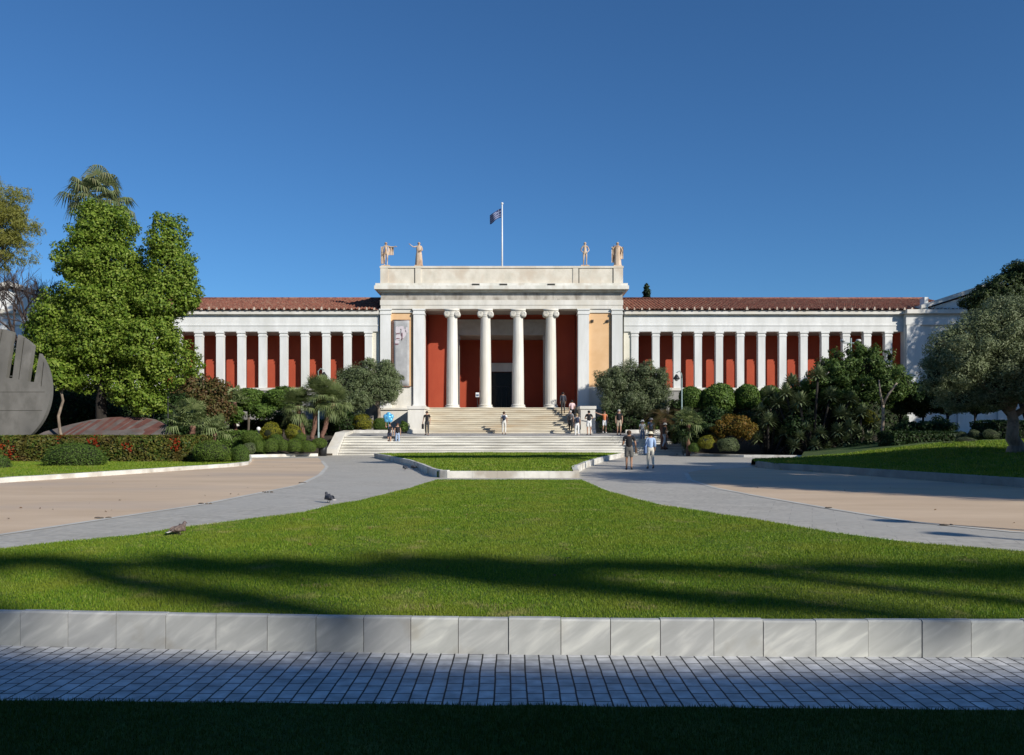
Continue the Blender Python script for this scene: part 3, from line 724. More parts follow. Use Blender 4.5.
# statues on the parapet
def statue(x, label, spec, sk, heading=PI, h=24):
    zz = 15.15
    return person(0,0,0,0, heading, label, spec, sk, 'statues along the parapet', 'marble_statue', h*66.35/F/1.73, ((x-HX)*66.4/F, 66.4, zz+.10), 'statue')
def plinth(mb): mb.box(-.3,.3,-.22,.22,-.085,.02,0); return mb
T = M['terra']
def cloak(x0, z0, x1, z1, y=-.06):
    mb = MB(); n = 8; vs = []; fs = []
    for i in range(n+1):
        for j in range(n+1):
            u, v = i/n, j/n; vs.append((x0+(x1-x0)*u, y+.05*math.sin(u*13+v*2)*(.3+v), z0+(z1-z0)*v))
    for i in range(n):
        for j in range(n): a=i*(n+1)+j; fs.append((a,a+1,a+n+2,a+n+1))
    k = len(vs); vs2 = [(x,yy+.05,z) for x,yy,z in vs]; mb.add(vs, fs); mb.add(vs2, [f[::-1] for f in fs])
    edge = [i*(n+1) for i in range(n+1)] + [n*(n+1)+j for j in range(1,n+1)] + [i*(n+1)+n for i in range(n-1,-1,-1)] + [j for j in range(n-1,0,-1)]
    mb.add([vs[e] for e in edge]+[vs2[e] for e in edge], [(q,(q+1)%len(edge),len(edge)+(q+1)%len(edge),len(edge)+q) for q in range(len(edge))])
    return ('cloak', mb, [T], True)
base_ex = lambda: ('plinth', plinth(MB()), [T], False)
statue(386, 'weathered statue with one arm stretched out sideways and a cloak hanging from it', dict(skin=T, hair=T, extra=[cloak(-.55,.78,-.16,1.40), cloak(.16,.15,.36,1.38), base_ex()]), dict(stride=.06, armL=arm(-1,(.42,.03,1.36),(.66,.1,1.36)), armR=arm(1,(.27,0,1.12),(.24,.04,.88))))
statue(419, 'robed statue raising a forearm sideways above the hanging banner', dict(skin=T, hair=T, robe=T, extra=[base_ex()]), dict(stride=.02, armR=arm(1,(.40,.06,1.34),(.62,.12,1.50)), armL=arm(-1,(.26,0,1.12),(.16,.15,1.08))))
statue(585, 'bare bodied statue standing with both hands at its hips', dict(skin=T, hair=T, extra=[base_ex()]), dict(stride=.05, armL=arm(-1,(.30,-.06,1.14),(.17,.06,.98)), armR=arm(1,(.30,-.06,1.14),(.17,.06,.98))))
statue(617.5, 'cloaked statue with bent arms and a long dark cloak, above the bare peach panel', dict(skin=T, hair=T, robe=T, extra=[cloak(-.42,.5,-.15,1.38,-.1), cloak(.12,.25,.42,1.38,-.1), base_ex()]), dict(stride=.03, armL=arm(-1,(.36,-.02,1.16),(.34,.14,1.02)), armR=arm(1,(.38,-.02,1.18),(.3,.12,1.36))))

# ================================================================== MUSEUM
def wx(x, D=66.0): return (x-HX)*D/F
def wz(y, D=66.0): return H-(y-HY)*D/F
XC = wx(501.5)
museum = thing('museum_building', (XC, 66, 1.8), 'long white neoclassical museum with red walls, tiled roofs and a columned portico', 'museum')
def part(mb, name, m, smooth=False, parent=museum): return mb.build(name, m, parent, smooth)
def copy_part(o, dx):
    c = o.copy(); C.objects.link(c); c.parent = o.parent; c.location = o.location + Vector((dx,0,0)); ORG[c.name] = ORG[o.name]
    for ch in o.children:
        d = ch.copy(); C.objects.link(d); d.parent = c
    return c
# --- attic parapet, cornice, entablature of the portico block
x0, x1 = wx(380.5), wx(622.8); YB = 78.0
zt, zc1, zc0, zf0, za0 = 15.15, 13.72, 13.15, 12.42, 11.72
mb = MB(); mb.box(x0, x1, 66.05, YB-.4, zc1+.003, zt-.16); part(mb, 'parapet', M['attic'])
mb = MB()
mb.box(x0-.06, x1+.06, 65.97, YB-.3, zt-.157, zt)
part(mb, 'parapet_coping', M['attic'])
for a,b in ((380.5,388),(415.2,421),(573,578.4),(613.6,622.8)):
    mb = MB(); mb.box(wx(a)-(.02 if a<400 else 0), wx(b)+(.02 if b>610 else 0), 66.0, 66.35, zc1+.004, zt-.16); part(mb, 'parapet_pier', M['attic'])
mb = MB()
for a in (414.7, 579.0, 613.1): mb.box(wx(a)-.035, wx(a)+.035, 66.035, 66.06, zc1+.01, zt-.17)
part(mb, 'parapet_joint', M['joint'])
mb = MB()
mb.box(x0-.36, x1+.36, 65.66, YB-.2, zc1-.22, zc1)
mb.box(x0-.42, x1+.42, 65.44, YB+.1, zc0+.06, zc1-.223)
mb.box(x0-.18, x1+.18, 65.86, YB, zc0-.10, zc0+.057)
part(mb, 'cornice', M['fascia'])
mb = MB()
for a in (476, 503.5, 551): mb.box(wx(a)-.3, wx(a)+.3, 65.62, 65.7, zc1-.2, zc1-.05)
part(mb, 'cornice_spout', M['joint'])
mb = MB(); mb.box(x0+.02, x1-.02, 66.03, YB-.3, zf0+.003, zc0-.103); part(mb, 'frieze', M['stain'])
mb = MB(); mb.box(x0-.03, x1+.03, 65.98, 67.15, za0+.30, zf0); mb.box(x0+.01, x1-.01, 66.02, 67.1, za0, za0+.297); part(mb, 'architrave', M['marble'])
mb = MB()
ix0, ix1 = wx(424), wx(578.2)
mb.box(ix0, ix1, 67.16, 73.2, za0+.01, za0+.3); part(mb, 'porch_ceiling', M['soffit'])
# --- corner pilasters, antae, peach panels
fl = 3.77
def pil(a, b, name='pilaster', mat=None):
    mb = MB(); X0, X1 = wx(a), wx(b)
    mb.box(X0, X1, 66.0, 67.1, fl, za0-.45); mb.box(X0-.05, X1+.05, 65.95, 67.11, za0-.447, za0-.30); mb.box(X0-.02,X1+.02,65.98,67.105,za0-.297,za0-.12); mb.box(X0-.08, X1+.08, 65.92, 67.12, za0-.117, za0-.003)
    mb.box(X0-.05, X1+.05, 65.95, 67.115, fl-.02, fl+.25)
    return part(mb, name, M['plaster'])
for a,b in ((380.2,390.6),(413.4,424.2),(578.2,589),(612,622.6)): pil(a,b)
zp0 = wz(386.5)
for a,b in ((390.6,413.4),(589,612)):
    X0, X1 = wx(a), wx(b)
    mb = MB(); mb.box(X0, X1, 66.22, 67.0, zp0, za0-.303); part(mb, 'peach_panel', M['peach'])
    mb = MB(); mb.box(X0, X1, 66.20, 67.02, fl, zp0-.002); part(mb, 'panel_base', M['marble'])
    mb = MB(); mb.box(X0, X1, 66.12, 66.2, za0-.30, za0-.003); part(mb, 'panel_head', M['marble'])
mb = MB(); mb.box(wx(413.1)-.03, wx(413.1)+.03, 66.1, 66.16, fl, za0-.2); mb.box(wx(611.6)-.025,wx(611.6)+.025,66.1,66.15,fl+1.4,za0-.2); mb.tube([(wx(413.1),66.13,za0-.2),(wx(411.7),66.05,za0-.05)], .06, 6); part(mb, 'drain_pipe', M['darkmetal'])
mb = MB()
for a in (592.5, 608): mb.box(wx(a)-.1, wx(a)+.1, 66.10, 66.22, wz(322), wz(319.5)); mb.box(wx(a)-.03, wx(a)+.03, 65.9, 66.1, wz(321), wz(320.2))
part(mb, 'banner_bracket', M['bark'])
# --- podium under the flanks, portico floor
for a,b in ((380,424.2),(578.2,623)):
    mb = MB(); mb.box(wx(a)-.04, wx(b)+.04, 65.75, 67.3, 1.2, fl-.16); mb.box(wx(a)-.12, wx(b)+.1, 65.62, 67.3, fl-.157, fl-.003); part(mb, 'podium', M['marble'])
mb = MB(); mb.box(ix0+.045, ix1-.045, 65.42, 73.2, 3.2, fl); part(mb, 'porch_floor', M['porch_floor'])
# --- inner walls of the porch
ox0, ox1 = wx(457.3, 69.15), wx(545.3, 69.15); zi = 10.0; zi1 = 11.3
mb = MB(); mb.box(ix0, ox0, 69.34, 69.75, fl+.002, za0+.009); part(mb, 'red_wall', M['red'])
mb = MB(); mb.box(ox1, ix1, 69.34, 69.75, fl+.002, za0+.009); part(mb, 'red_wall', M['red'])
mb = MB(); mb.box(ox0, ox1, 69.35, 69.75, zi1+.003, za0+.009); part(mb, 'red_wall', M['red'])
mb = MB(); mb.box(ox0-.02, ox1+.02, 69.18, 69.72, zi, zi1-.22); mb.box(ox0-.08, ox1+.08, 69.12, 69.73, zi1-.217, zi1); part(mb, 'inner_lintel', M['soffit'])
mb = MB()
for a, sg in ((ox0,1),(ox1,-1)):
    b = a+.16*sg; mb.box(min(a,b), max(a,b), 69.05, 69.85, fl+.003, zi-.003); b = a+.22*sg; mb.box(min(a,b),max(a,b),69.0,69.9,zi-.36,zi-.13)
part(mb, 'inner_pilaster', M['soffit'])
dx0, dx1, dzt = wx(491.2,72.8), wx(511.9,72.8), wz(371.8,72.8)
mb = MB(); mb.box(ox0-1.5, dx0, 72.8, 73.2, fl+.002, zi+.05); mb.box(dx1, ox1+1.5, 72.8, 73.2, fl+.002, zi+.05); mb.box(dx0,dx1,72.8,73.2,dzt,zi+.05); part(mb, 'back_wall', M['red'])
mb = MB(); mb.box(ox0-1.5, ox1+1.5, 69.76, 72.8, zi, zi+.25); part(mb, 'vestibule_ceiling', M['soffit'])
for xx in (ox0-1.7, ox1+1.5):
    mb = MB(); mb.box(xx, xx+.2, 69.76, 73.2, fl+.002, zi-.002); part(mb, 'side_wall', M['red'])
for xx in (ix0-.45, ix1+.06):
    mb = MB(); mb.box(xx, xx+.39, 67.13, 69.7, fl+.002, za0-.01); part(mb, 'side_wall', M['red'])
mb = MB(); mb.box(dx0-.42, dx0, 72.66, 72.79, fl+.003, dzt+.002); mb.box(dx1, dx1+.42, 72.66, 72.79, fl+.003, dzt+.002); mb.box(dx0-.5, dx1+.5, 72.6, 72.79, dzt+.004, dzt+.62); mb.box(dx0-.62,dx1+.62,72.5,72.79,dzt+.622,dzt+.75)
frame = part(mb, 'door_frame', M['marble'])
mb = MB(); mb.box(dx0+.02, dx1-.02, 73.0, 73.1, fl+.004, dzt-.01); door = part(mb, 'entrance_door', M['darkglass'])
mb = MB()
zb = wz(386.3,72.8); mb.box(dx0+.02,dx1-.02,72.93,72.99,zb-.04,zb+.04)
for q in range(5): xq = dx0+.06+(dx1-dx0-.12)*q/4; mb.box(xq-.03,xq+.03,72.935,72.985,fl+.01,zb-.045)
for q in (1,3): xq = dx0+.06+(dx1-dx0-.12)*q/4; mb.box(xq-.02,xq+.02,72.9,72.93,fl+.5,fl+1.2)
mb.build('door_bars', M['darkmetal'], door)
# --- ionic columns
cxs = [451.9, 485.3, 518.2, 551.0]
mb = MB(); X = wx(cxs[0]); h0, h1 = fl+.30, za0-.62
prof = [(.475-.08*(t**1.7), h0+(h1-h0)*t) for t in [i/12 for i in range(13)]]
nfl = 80; vs = []; fs = []
for r, z in prof:
    for a in range(nfl):
        rr = r*(1-.028*(.5+.5*math.cos(2*PI*a*20/nfl))); vs.append((X+rr*math.cos(2*PI*a/nfl), 66.5+rr*math.sin(2*PI*a/nfl), z))
for i in range(12):
    for a in range(nfl): b=(a+1)%nfl; fs.append((i*nfl+a,i*nfl+b,(i+1)*nfl+b,(i+1)*nfl+a))
mb.add(vs, fs); col = part(mb, 'column', M['marble'], True)
mb = MB(); mb.lathe([(.62,fl),(.64,fl+.06),(.62,fl+.11),(.53,fl+.13),(.53,fl+.17),(.57,fl+.20),(.57,fl+.25),(.50,fl+.28),(.475,h0+.01)], (X,66.5,0), 32); mb.build('column_base', M['marble'], col, True)
mb = MB(); mb.lathe([(.40,h1-.01),(.43,h1+.04),(.40,h1+.07),(.47,h1+.16),(.50,h1+.26)], (X,66.5,0), 28)
mb.box(X-.46, X+.46, 66.06, 66.94, h1+.25, h1+.47); mb.box(X-.60, X+.60, 65.99, 67.0, h1+.475, h1+.617)
for sg in (-1,1):
    for yy0, yy1 in ((66.04,66.96),):
        cxx = X+sg*.43; czz = h1+.23; n = 20
        vs = [(cxx+.235*math.cos(2*PI*a/n), yy0, czz+.235*math.sin(2*PI*a/n)) for a in range(n)] + [(cxx+.235*math.cos(2*PI*a/n), yy1, czz+.235*math.sin(2*PI*a/n)) for a in range(n)]
        mb.add(vs, [tuple(range(n)), tuple(range(2*n-1,n-1,-1))]+[(a,n+a,n+(a+1)%n,(a+1)%n) for a in range(n)])
    sp = [(cxx+sg*(.215-.17*t)*math.cos(sg*PI/2+t*4.6*PI*sg)*1.0, 66.03, czz+(.215-.17*t)*math.sin(PI/2+t*4.6*PI)) for t in [q/40 for q in range(41)]]
    mb.tube(sp, .022, 5)
mb.build('capital', M['marble'], col, True)
for cxp in cxs[1:]: copy_part(col, wx(cxp)-X)
# --- sign on a post in the porch
mb = MB(); sx = wx(477.6,65.9); sign = thing('information_sign', (sx,65.7,fl), 'small white and blue sign on a thin post between two portico columns', 'sign')
mb.lathe([(.16,fl),(.16,fl+.03),(.03,fl+.05),(.025,fl+.95)], (sx,65.7,0), 12); mb.build('post', M['darkmetal'], sign, True)
mb = MB(); mb.box(sx-.14,sx+.14,65.66,65.69,fl+.86,fl+1.22,0,.0); bd = mb.build('sign_board', M['whitepaint'], sign)
mb = MB(); mb.box(sx-.11,sx+.11,65.654,65.659,fl+.92,fl+1.08); mb.build('sign_panel', surf('sign_blue',(.10,.14,.22),None), bd)
# --- wings
WF = 66.25; zs = 9.93; zbase = 5.40
def wing(xin, step, n, xend, sgn):
    """xin: first pillar centre px, step px (signed), xend: outer end px"""
    Xa, Xb = wx(xin, WF), wx(xend, WF)
    lo = min(wx(378.6) if sgn<0 else wx(624.5), Xb); hi = max(wx(378.6) if sgn<0 else wx(624.5), Xb)
    mb = MB(); w = .285; X = Xa
    mb.box(X-w, X+w, WF, WF+.46, zbase, zs-.40); p = part(mb, 'pillar', M['plaster'])
    mb = MB(); mb.box(X-w-.03, X+w+.03, WF-.03, WF+.49, zs-.397, zs-.27); mb.box(X-w, X+w, WF+.002, WF+.458, zs-.27, zs-.14); mb.box(X-w-.06, X+w+.06, WF-.06, WF+.52, zs-.137, zs-.003); mb.build('capital', M['plaster'], p)
    for k in range(1, n): copy_part(p, wx(xin+step*k, WF)-X)
    inner = wx(378.6) if sgn<0 else wx(624.5)
    a, b = sorted((inner, X-sgn*(w+.002)))
    mb = MB(); mb.box(a, b, WF+.12, WF+.7, zbase, zs-.003); part(mb, 'end_wall', M['cream'])
    mb = MB(); mb.box(lo, hi, WF-.02, WF+.64, zs, zs+.45); mb.box(lo, hi, WF-.06, WF+.66, zs+.452, zs+.55); mb.box(lo, hi, WF, WF+.62, zs+.552, 11.20)
    part(mb, 'entablature', M['plaster'])
    mb = MB(); mb.box(lo, hi, WF-.10, WF+.7, 11.203, 11.287); mb.box(lo, hi, WF-.30, WF+.7, 11.29, 11.60); part(mb, 'cornice', M['marble'])
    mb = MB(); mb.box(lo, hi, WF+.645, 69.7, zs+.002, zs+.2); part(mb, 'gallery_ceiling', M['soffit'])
    mb = MB(); mb.box(lo, hi, 69.02, 69.7, zbase-.1, zs); part(mb, 'gallery_wall', M['red'])
    xe = wx(904.7 if sgn > 0 else 98.3) - sgn*.04
    mb = MB(); mb.box(min(xe,xe+sgn*.037), max(xe,xe+sgn*.037), WF+.47, 69.015, zbase, zs-.003); part(mb, 'gallery_end_wall', M['red'])
    mb = MB(); mb.box(lo, hi, WF-.10, WF+.01, zbase-.22, zbase-.003); part(mb, 'gallery_sill', M['marble'])
    mb = MB(); mb.box(lo, hi, WF+.012, 69.3, zbase-.22, zbase-.006); part(mb, 'gallery_floor', M['porch_floor'])
    mb = MB(); mb.box(lo, hi, WF, 69.2, .5, zbase-.223); part(mb, 'podium', M['podium'])
    mb = MB(); mb.box(lo, hi, 69.75, 80, 1, 11.5); part(mb, 'rear_block', M['plaster'])
    # tiled roof, each cover tile modelled
    rl, rh = (lo-5.5, hi) if sgn < 0 else (lo, hi+5.5)
    lo, hi = rl, rh
    mb = MB(); pit = .30; prof = [(0,0),(.10,0),(.125,.05),(.17,.07),(.215,.05),(.24,0)]
    xs = []; nx = int((hi-lo)/pit)
    for i in range(nx):
        for px_, pz in prof: xs.append((lo+i*pit+px_, pz))
    rows = []; ry, rz = 73.2, 13.66; ey, ez = WF-.45, 11.62; nr = 20
    for j in range(nr):
        for e in (0, .97):
            t = (j+e)/nr; rows.append((ey+(ry-ey)*t, ez+(rz-ez)*t + (.045*(1-e))))
    vs = [(x, y, z+pz) for y, z in rows for x, pz in xs]; nn = len(xs); fs = []
    for j in range(len(rows)-1):
        for i in range(nn-1): fs.append((j*nn+i, j*nn+i+1, (j+1)*nn+i+1, (j+1)*nn+i))
    mb.add(vs, fs); mb.add([(lo,ry,rz+.02),(hi,ry,rz+.02),(hi,80,11.6),(lo,80,11.6)], [(0,1,2,3)])
    mb.add([(lo,ey+.02,ez-.02),(hi,ey+.02,ez-.02),(hi,ry,rz-.03),(lo,ry,rz-.03)],[(0,1,2,3)])
    rf = part(mb, 'roof', M['tile'])
    mb = MB(); mb.tube([(lo+.1,ry,rz+.06),(hi-.1,ry,rz+.06)], .13, 8); mb.build('ridge', M['tile'], rf, True)
    mb = MB(); 
    for i in range(0, nx):
        if i % 2 == 0 and random.random() < .93:
            xx = lo+i*pit+.17; hh = random.uniform(.12,.24); q_ = random.uniform(.07,.11); mb.add([(xx-q_,ey-.03,ez-.02),(xx+q_,ey-.03,ez-.02),(xx+.03,ey-.03,ez+hh),(xx-.03,ey-.03,ez+hh),(xx-q_,ey+.04,ez-.02),(xx+q_,ey+.04,ez-.02),(xx+.03,ey+.04,ez+hh),(xx-.03,ey+.04,ez+hh)],[(0,1,2,3),(1,5,6,2),(5,4,7,6),(4,0,3,7),(3,2,6,7)])
    mb.build('eave_tiles', M['tile_pale'], rf)
wing(368.4, -21.25, 13, 98.5, -1)
wing(634.9, 21.15, 13, 904.5, 1)
# --- end pavilions with pediments
for sgn, a in ((1, 904.7), (-1, 98.3)):
    X0 = wx(a); X1 = X0 + sgn*12.6; lo, hi = min(X0,X1), max(X0,X1)
    mb = MB(); mb.box(lo, hi, 65.9, 80, .5, 11.28); part(mb, 'pavilion', M['plaster'])
    mb = MB()
    for q in (0,.36,.64,1):
        xx = lo+.6+(hi-lo-1.2)*q; mb.box(xx-.55, xx+.55, 65.74, 65.897, 1.5, 10.4)
    part(mb, 'pavilion_pilaster', M['plaster'])
    mb = MB(); mb.box(lo-.02, hi+.02, 65.70, 65.895, 10.403, 11.0); part(mb, 'pavilion_band', M['plaster'])
    pl = X0 + sgn*1.4; pl, ph = min(pl,X1), max(pl,X1); pm = (pl+ph)/2; za, zz0 = 13.55, 11.62
    mb = MB(); mb.box(lo-.05, hi+.25, 65.45, 66.9, 11.283, 11.60); part(mb, 'pavilion_cornice', M['marble'])
    mb = MB(); vs = [(pl,65.95,zz0),(ph,65.95,zz0),(pm,65.95,za-.2),(pl,66.5,zz0),(ph,66.5,zz0),(pm,66.5,za-.2)]; mb.add(vs, [(0,1,2),(3,5,4),(0,2,5,3),(1,4,5,2)]); ped = part(mb, 'pediment', M['plaster'])
    mb = MB()
    for sx0, sx1 in ((pl-.3,pm),(ph+.3,pm)):
        vs = []
        for yy in (65.5,66.7): vs += [(sx0,yy,zz0+.01),(sx1,yy,za),(sx1,yy,za+.34),(sx0,yy,zz0+.34)]
        mb.add(vs, [(0,1,2,3),(4,7,6,5),(0,4,5,1),(1,5,6,2),(2,6,7,3),(3,7,4,0)])
    mb.build('raking_cornice', M['marble'], ped)
    mb = MB(); mb.add([(pl-.2,66.72,zz0+.25),(pm,66.72,za+.25),(pm,80,za+.25),(pl-.2,80,zz0+.25)],[(0,1,2,3)]); mb.add([(ph+.2,66.72,zz0+.25),(pm,66.72,za+.25),(pm,80,za+.25),(ph+.2,80,zz0+.25)],[(0,3,2,1)]); part(mb, 'pavilion_roof', M['tile'])
    mb = MB(); fx = X0+sgn*1.55; mb.box(fx-.14, fx+.14, 65.62, 66.4, 11.62, 12.6); part(mb, 'roof_fin', M['plaster'])
# --- back of the portico block, entrance stairs
mb = MB(); mb.box(x0+.4, x1-.4, 73.25, 77, 1, za0+.5); part(mb, 'rear_block', M['plaster'])
sx0, sx1 = wx(424.6, 63.5), wx(580.6, 63.0)
st = MB(); n = 12; y0, y1 = 62.0, 65.40; zst0 = 1.80
pitch_ = (y1-y0)/n; ris = (fl-zst0)/n
for k in range(n):
    st.box(sx0, sx1, y0+pitch_*k, y0+pitch_*(k+1)-.001 if k < n-1 else y1+.01, .9+.001*k, zst0+ris*(k+1)-.002, 0)
    st.box(sx0+.002, sx1-.002, y0+pitch_*k-.055, y0+pitch_*k+.02, zst0+ris*(k+1)-.05, zst0+ris*(k+1)+.001, 0)
part(st, 'entrance_stairs', M['step'])
for a,b,D in ((408,424.4,62),(580.8,595.2,62)):
    mb = MB(); X0, X1 = wx(a,D), wx(b,D); mb.box(X0, X1, 61.9, 65.74, 1.2, 3.55); mb.box(X0-.07, X1+.07, 61.82, 65.7, 3.553, 3.78); mb.box(X0-.05,X1+.05,61.84,65.7,1.3,2.0); part(mb, 'stair_pedestal', M['marble'])

# banner
bx0, bx1, bz0, bz1 = wx(393.6), wx(409.2), wz(386), wz(320.3)
bmt = surf('banner_print', (.36,.36,.36), (.46,.46,.455), 1.5, .8)
ban = thing('hanging_banner', ((bx0+bx1)/2, 66.1, bz0), 'tall grey printed banner with a pale sculpted face, hung on the peach wall panel', 'banner')
mb = MB(); n = 16
vs = []; fs = []
for j in range(n+1):
    for i in range(7): u=i/6; vs.append((bx0+(bx1-bx0)*u, 66.08+.02*math.sin(u*5+j*.4), bz0+(bz1-bz0)*j/n))
for j in range(n):
    for i in range(6): a=j*7+i; fs.append((a,a+1,a+8,a+7))
mb.add(vs, fs); o = mb.build('cloth', bmt, ban, True)
so = o.modifiers.new('thick','SOLIDIFY'); so.thickness = .012
mb = MB(); mb.tube([(bx0-.08,66.08,bz1+.03),(bx1+.08,66.08,bz1+.03)], .035, 8); mb.tube([(bx0-.08,66.08,bz0-.03),(bx1+.12,66.08,bz0-.03)], .04, 8); mb.build('rod', M['palm_bark'], ban, True)
mb = MB(); mb.box(bx0-.16,bx0-.03,66.06,66.12,bz0+.4,bz1); mb.build('side_strip', M['palm_bark'], ban)
def blob2(cx, cy, rx, ry, n=18, rot=0, y=66.045):
    pts = []
    for a in range(n):
        t = 2*PI*a/n; r = 1+.12*math.sin(3*t+cx); px_ = rx*r*math.cos(t); pz_ = ry*r*math.sin(t)
        pts.append((wx(cx)+(px_*math.cos(rot)-pz_*math.sin(rot))*.0802, y, wz(cy)+(px_*math.sin(rot)+pz_*math.cos(rot))*.0802))
    return pts
def flat(mb, pts, mi=0):
    p2 = [(x,y+.006,z) for x,y,z in pts]; n = len(pts)
    mb.add(pts+p2, [tuple(range(n)), tuple(range(2*n-1,n-1,-1))]+[(k,n+k,n+(k+1)%n,(k+1)%n) for k in range(n)], mi)
mb = MB()
for cx_,cy_,rx_,ry_,mi in ((397.5,330,2.4,3.6,0),(398.3,337,2.9,3.4,0),(397,342,2.2,2.0,0),(403.5,333,2.6,5,0),(406.5,330,1.3,3,0),(401,327.5,3,1.4,0)): flat(mb, blob2(cx_,cy_,rx_,ry_,y=66.045-.002*mi-.001*(cx_%3)), mi)
for cx_,cy_,rx_,ry_ in ((398,333.6,2.2,.6),(397.8,338.5,2.0,.5),(396.5,344,2.2,.7),(402,336,.6,4)): flat(mb, blob2(cx_,cy_,rx_,ry_,y=66.03), 1)
mb.build('printed_face', [surf('print_pale',(.62,.56,.58),None), surf('print_mauve',(.22,.12,.14),None)], ban)

# flag
fx = wx(502.2, 70); zp1 = wz(204.5, 70)
fp = thing('flagpole', (fx, 70, 14.6), 'tall white flagpole on the roof flying a small blue and white striped flag', 'flagpole')
mb = MB(); mb.tube([(fx,70,14.9),(fx,70,zp1)], [.075,.05], 10); mb.lathe([(.22,14.9),(.22,15.2),(.12,15.3)], (fx,70,0), 12); mb.ell((fx,70,zp1+.08), .11, 10, 6); mb.build('pole', M['whitepaint'], fp, True)
FB = surf('flag_blue', (.018,.03,.11), None, rough=.7); FW = surf('flag_white', (.22,.25,.36), None, rough=.7)
mb = MB(); zf1, zf0_ = wz(208.5,70), wz(220,70); fh = zf1-zf0_; flen = 1.35; nu, nv = 27, 36
vs = []; fs = []; ms = []
def flag_pt(u, v):
    return (fx-.09-u*.95*flen*.75, 70+.22*math.sin(u*7+v*1.5)*u+.12*u, zf1-fh*.78*v - u*.50 + .05*math.sin(u*6))
for i in range(nu+1):
    for j in range(nv+1): vs.append(flag_pt(i/nu, j/nv))
for i in range(nu):
    for j in range(nv):
        a = i*(nv+1)+j; fs.append((a,a+1,a+nv+2,a+nv+1)); stripe = j*9//nv; u = i/nu
        blue = stripe % 2 == 0
        if stripe < 5 and u < .42:
            cu, cv = u/.42, (j/nv*9)/5; blue = not (abs(cu-.5) < .11 or abs(cv-.5) < .11)
        ms.append(0 if blue else 1)
mb.v = vs; mb.f = fs; mb.m = ms
o = mb.build('flag', [FB, FW], fp, True); so = o.modifiers.new('thick','SOLIDIFY'); so.thickness = .01

# ================================================================== GROUND
def shs(name, poly, z, m): 
    mb = MB(); mb.sheet(poly, z, 0, S); return struct(mb.build(name, m))
mb = MB(); mb.add([(-500,-8,-.06-.03),(500,-8,-.09),(500,700,.0036*700-.06),(-500,700,.0036*700-.06)], [(0,1,2,3)])
struct(mb.build('ground', M['earth']))
mb = MB(); mb.add([(-200,-60,-.16),(200,-60,-.16),(200,-8,-.09),(-200,-8,-.09)], [(0,1,2,3)]); struct(mb.build('street', M['street']))
shs('path', [(-32,5.2),(32,5.2),(32,57.1),(-32,57.1)], 0, M['path'])
def arc_front(x): return 5.835 + .0061*(x-3.4)**2
shs('brick_path', [(-14,3.6),(14,3.6),(14,5.6+.4)]+[(x,arc_front(x)+.30) for x in (8,6,4,2,0,-2,-4,-6,-8)]+[(-14,7.2)], .004, M['pavers'])
# outlines
left_edge = [G(x,y,.27) for x,y in ((435,478.5),(409,486),(378,493.5),(360,498),(323,504),(298,510.5),(242,517),(186,523.5),(130,532),(60,538.5),(0,545))]
right_edge = [G(x,y,.27) for x,y in ((1024,547.5),(912,539),(832,529),(772,519),(712,510),(662,502.5),(612,490),(583,478.5))]
lf = [(-7.0,8.9),(-7.55,7.9),(-7.3,6.95),(-6.6,6.55)]
rf = [(6.9,6.35),(7.5,7.0),(7.35,8.0),(6.6,8.9)]
KT = .065     # kerb thickness
front_in = [(x, arc_front(x)+KT) for x in np.linspace(-6.2,6.5,26)]
lawn1 = left_edge + lf + front_in + rf + right_edge
def inset(poly, d):
    """shift an outline inwards (outline counter-clockwise)"""
    out = []; n = len(poly)
    for i in range(n):
        a, b, c = Vector(poly[i-1]), Vector(poly[i]), Vector(poly[(i+1)%n])
        t = ((b-a).normalized()+(c-b).normalized()); t = t.normalized() if t.length > 1e-6 else (c-b).normalized()
        out.append((b.x - t.y*d, b.y + t.x*d))
    return out
def area(poly): return .5*sum(poly[i-1][0]*poly[i][1]-poly[i][0]*poly[i-1][1] for i in range(len(poly)))
def ccw(p): return p if area(p) > 0 else p[::-1]
lawn1 = ccw(lawn1)
def resample(poly, step, closed=True):
    pts = []; n = len(poly)
    for i in range(n if closed else n-1):
        a, b = Vector(poly[i]), Vector(poly[(i+1)%n]); k = max(1,int((b-a).length/step))
        for j in range(k): pts.append(tuple(a.lerp(b,j/k)))
    if not closed: pts.append(tuple(poly[-1]))
    return pts
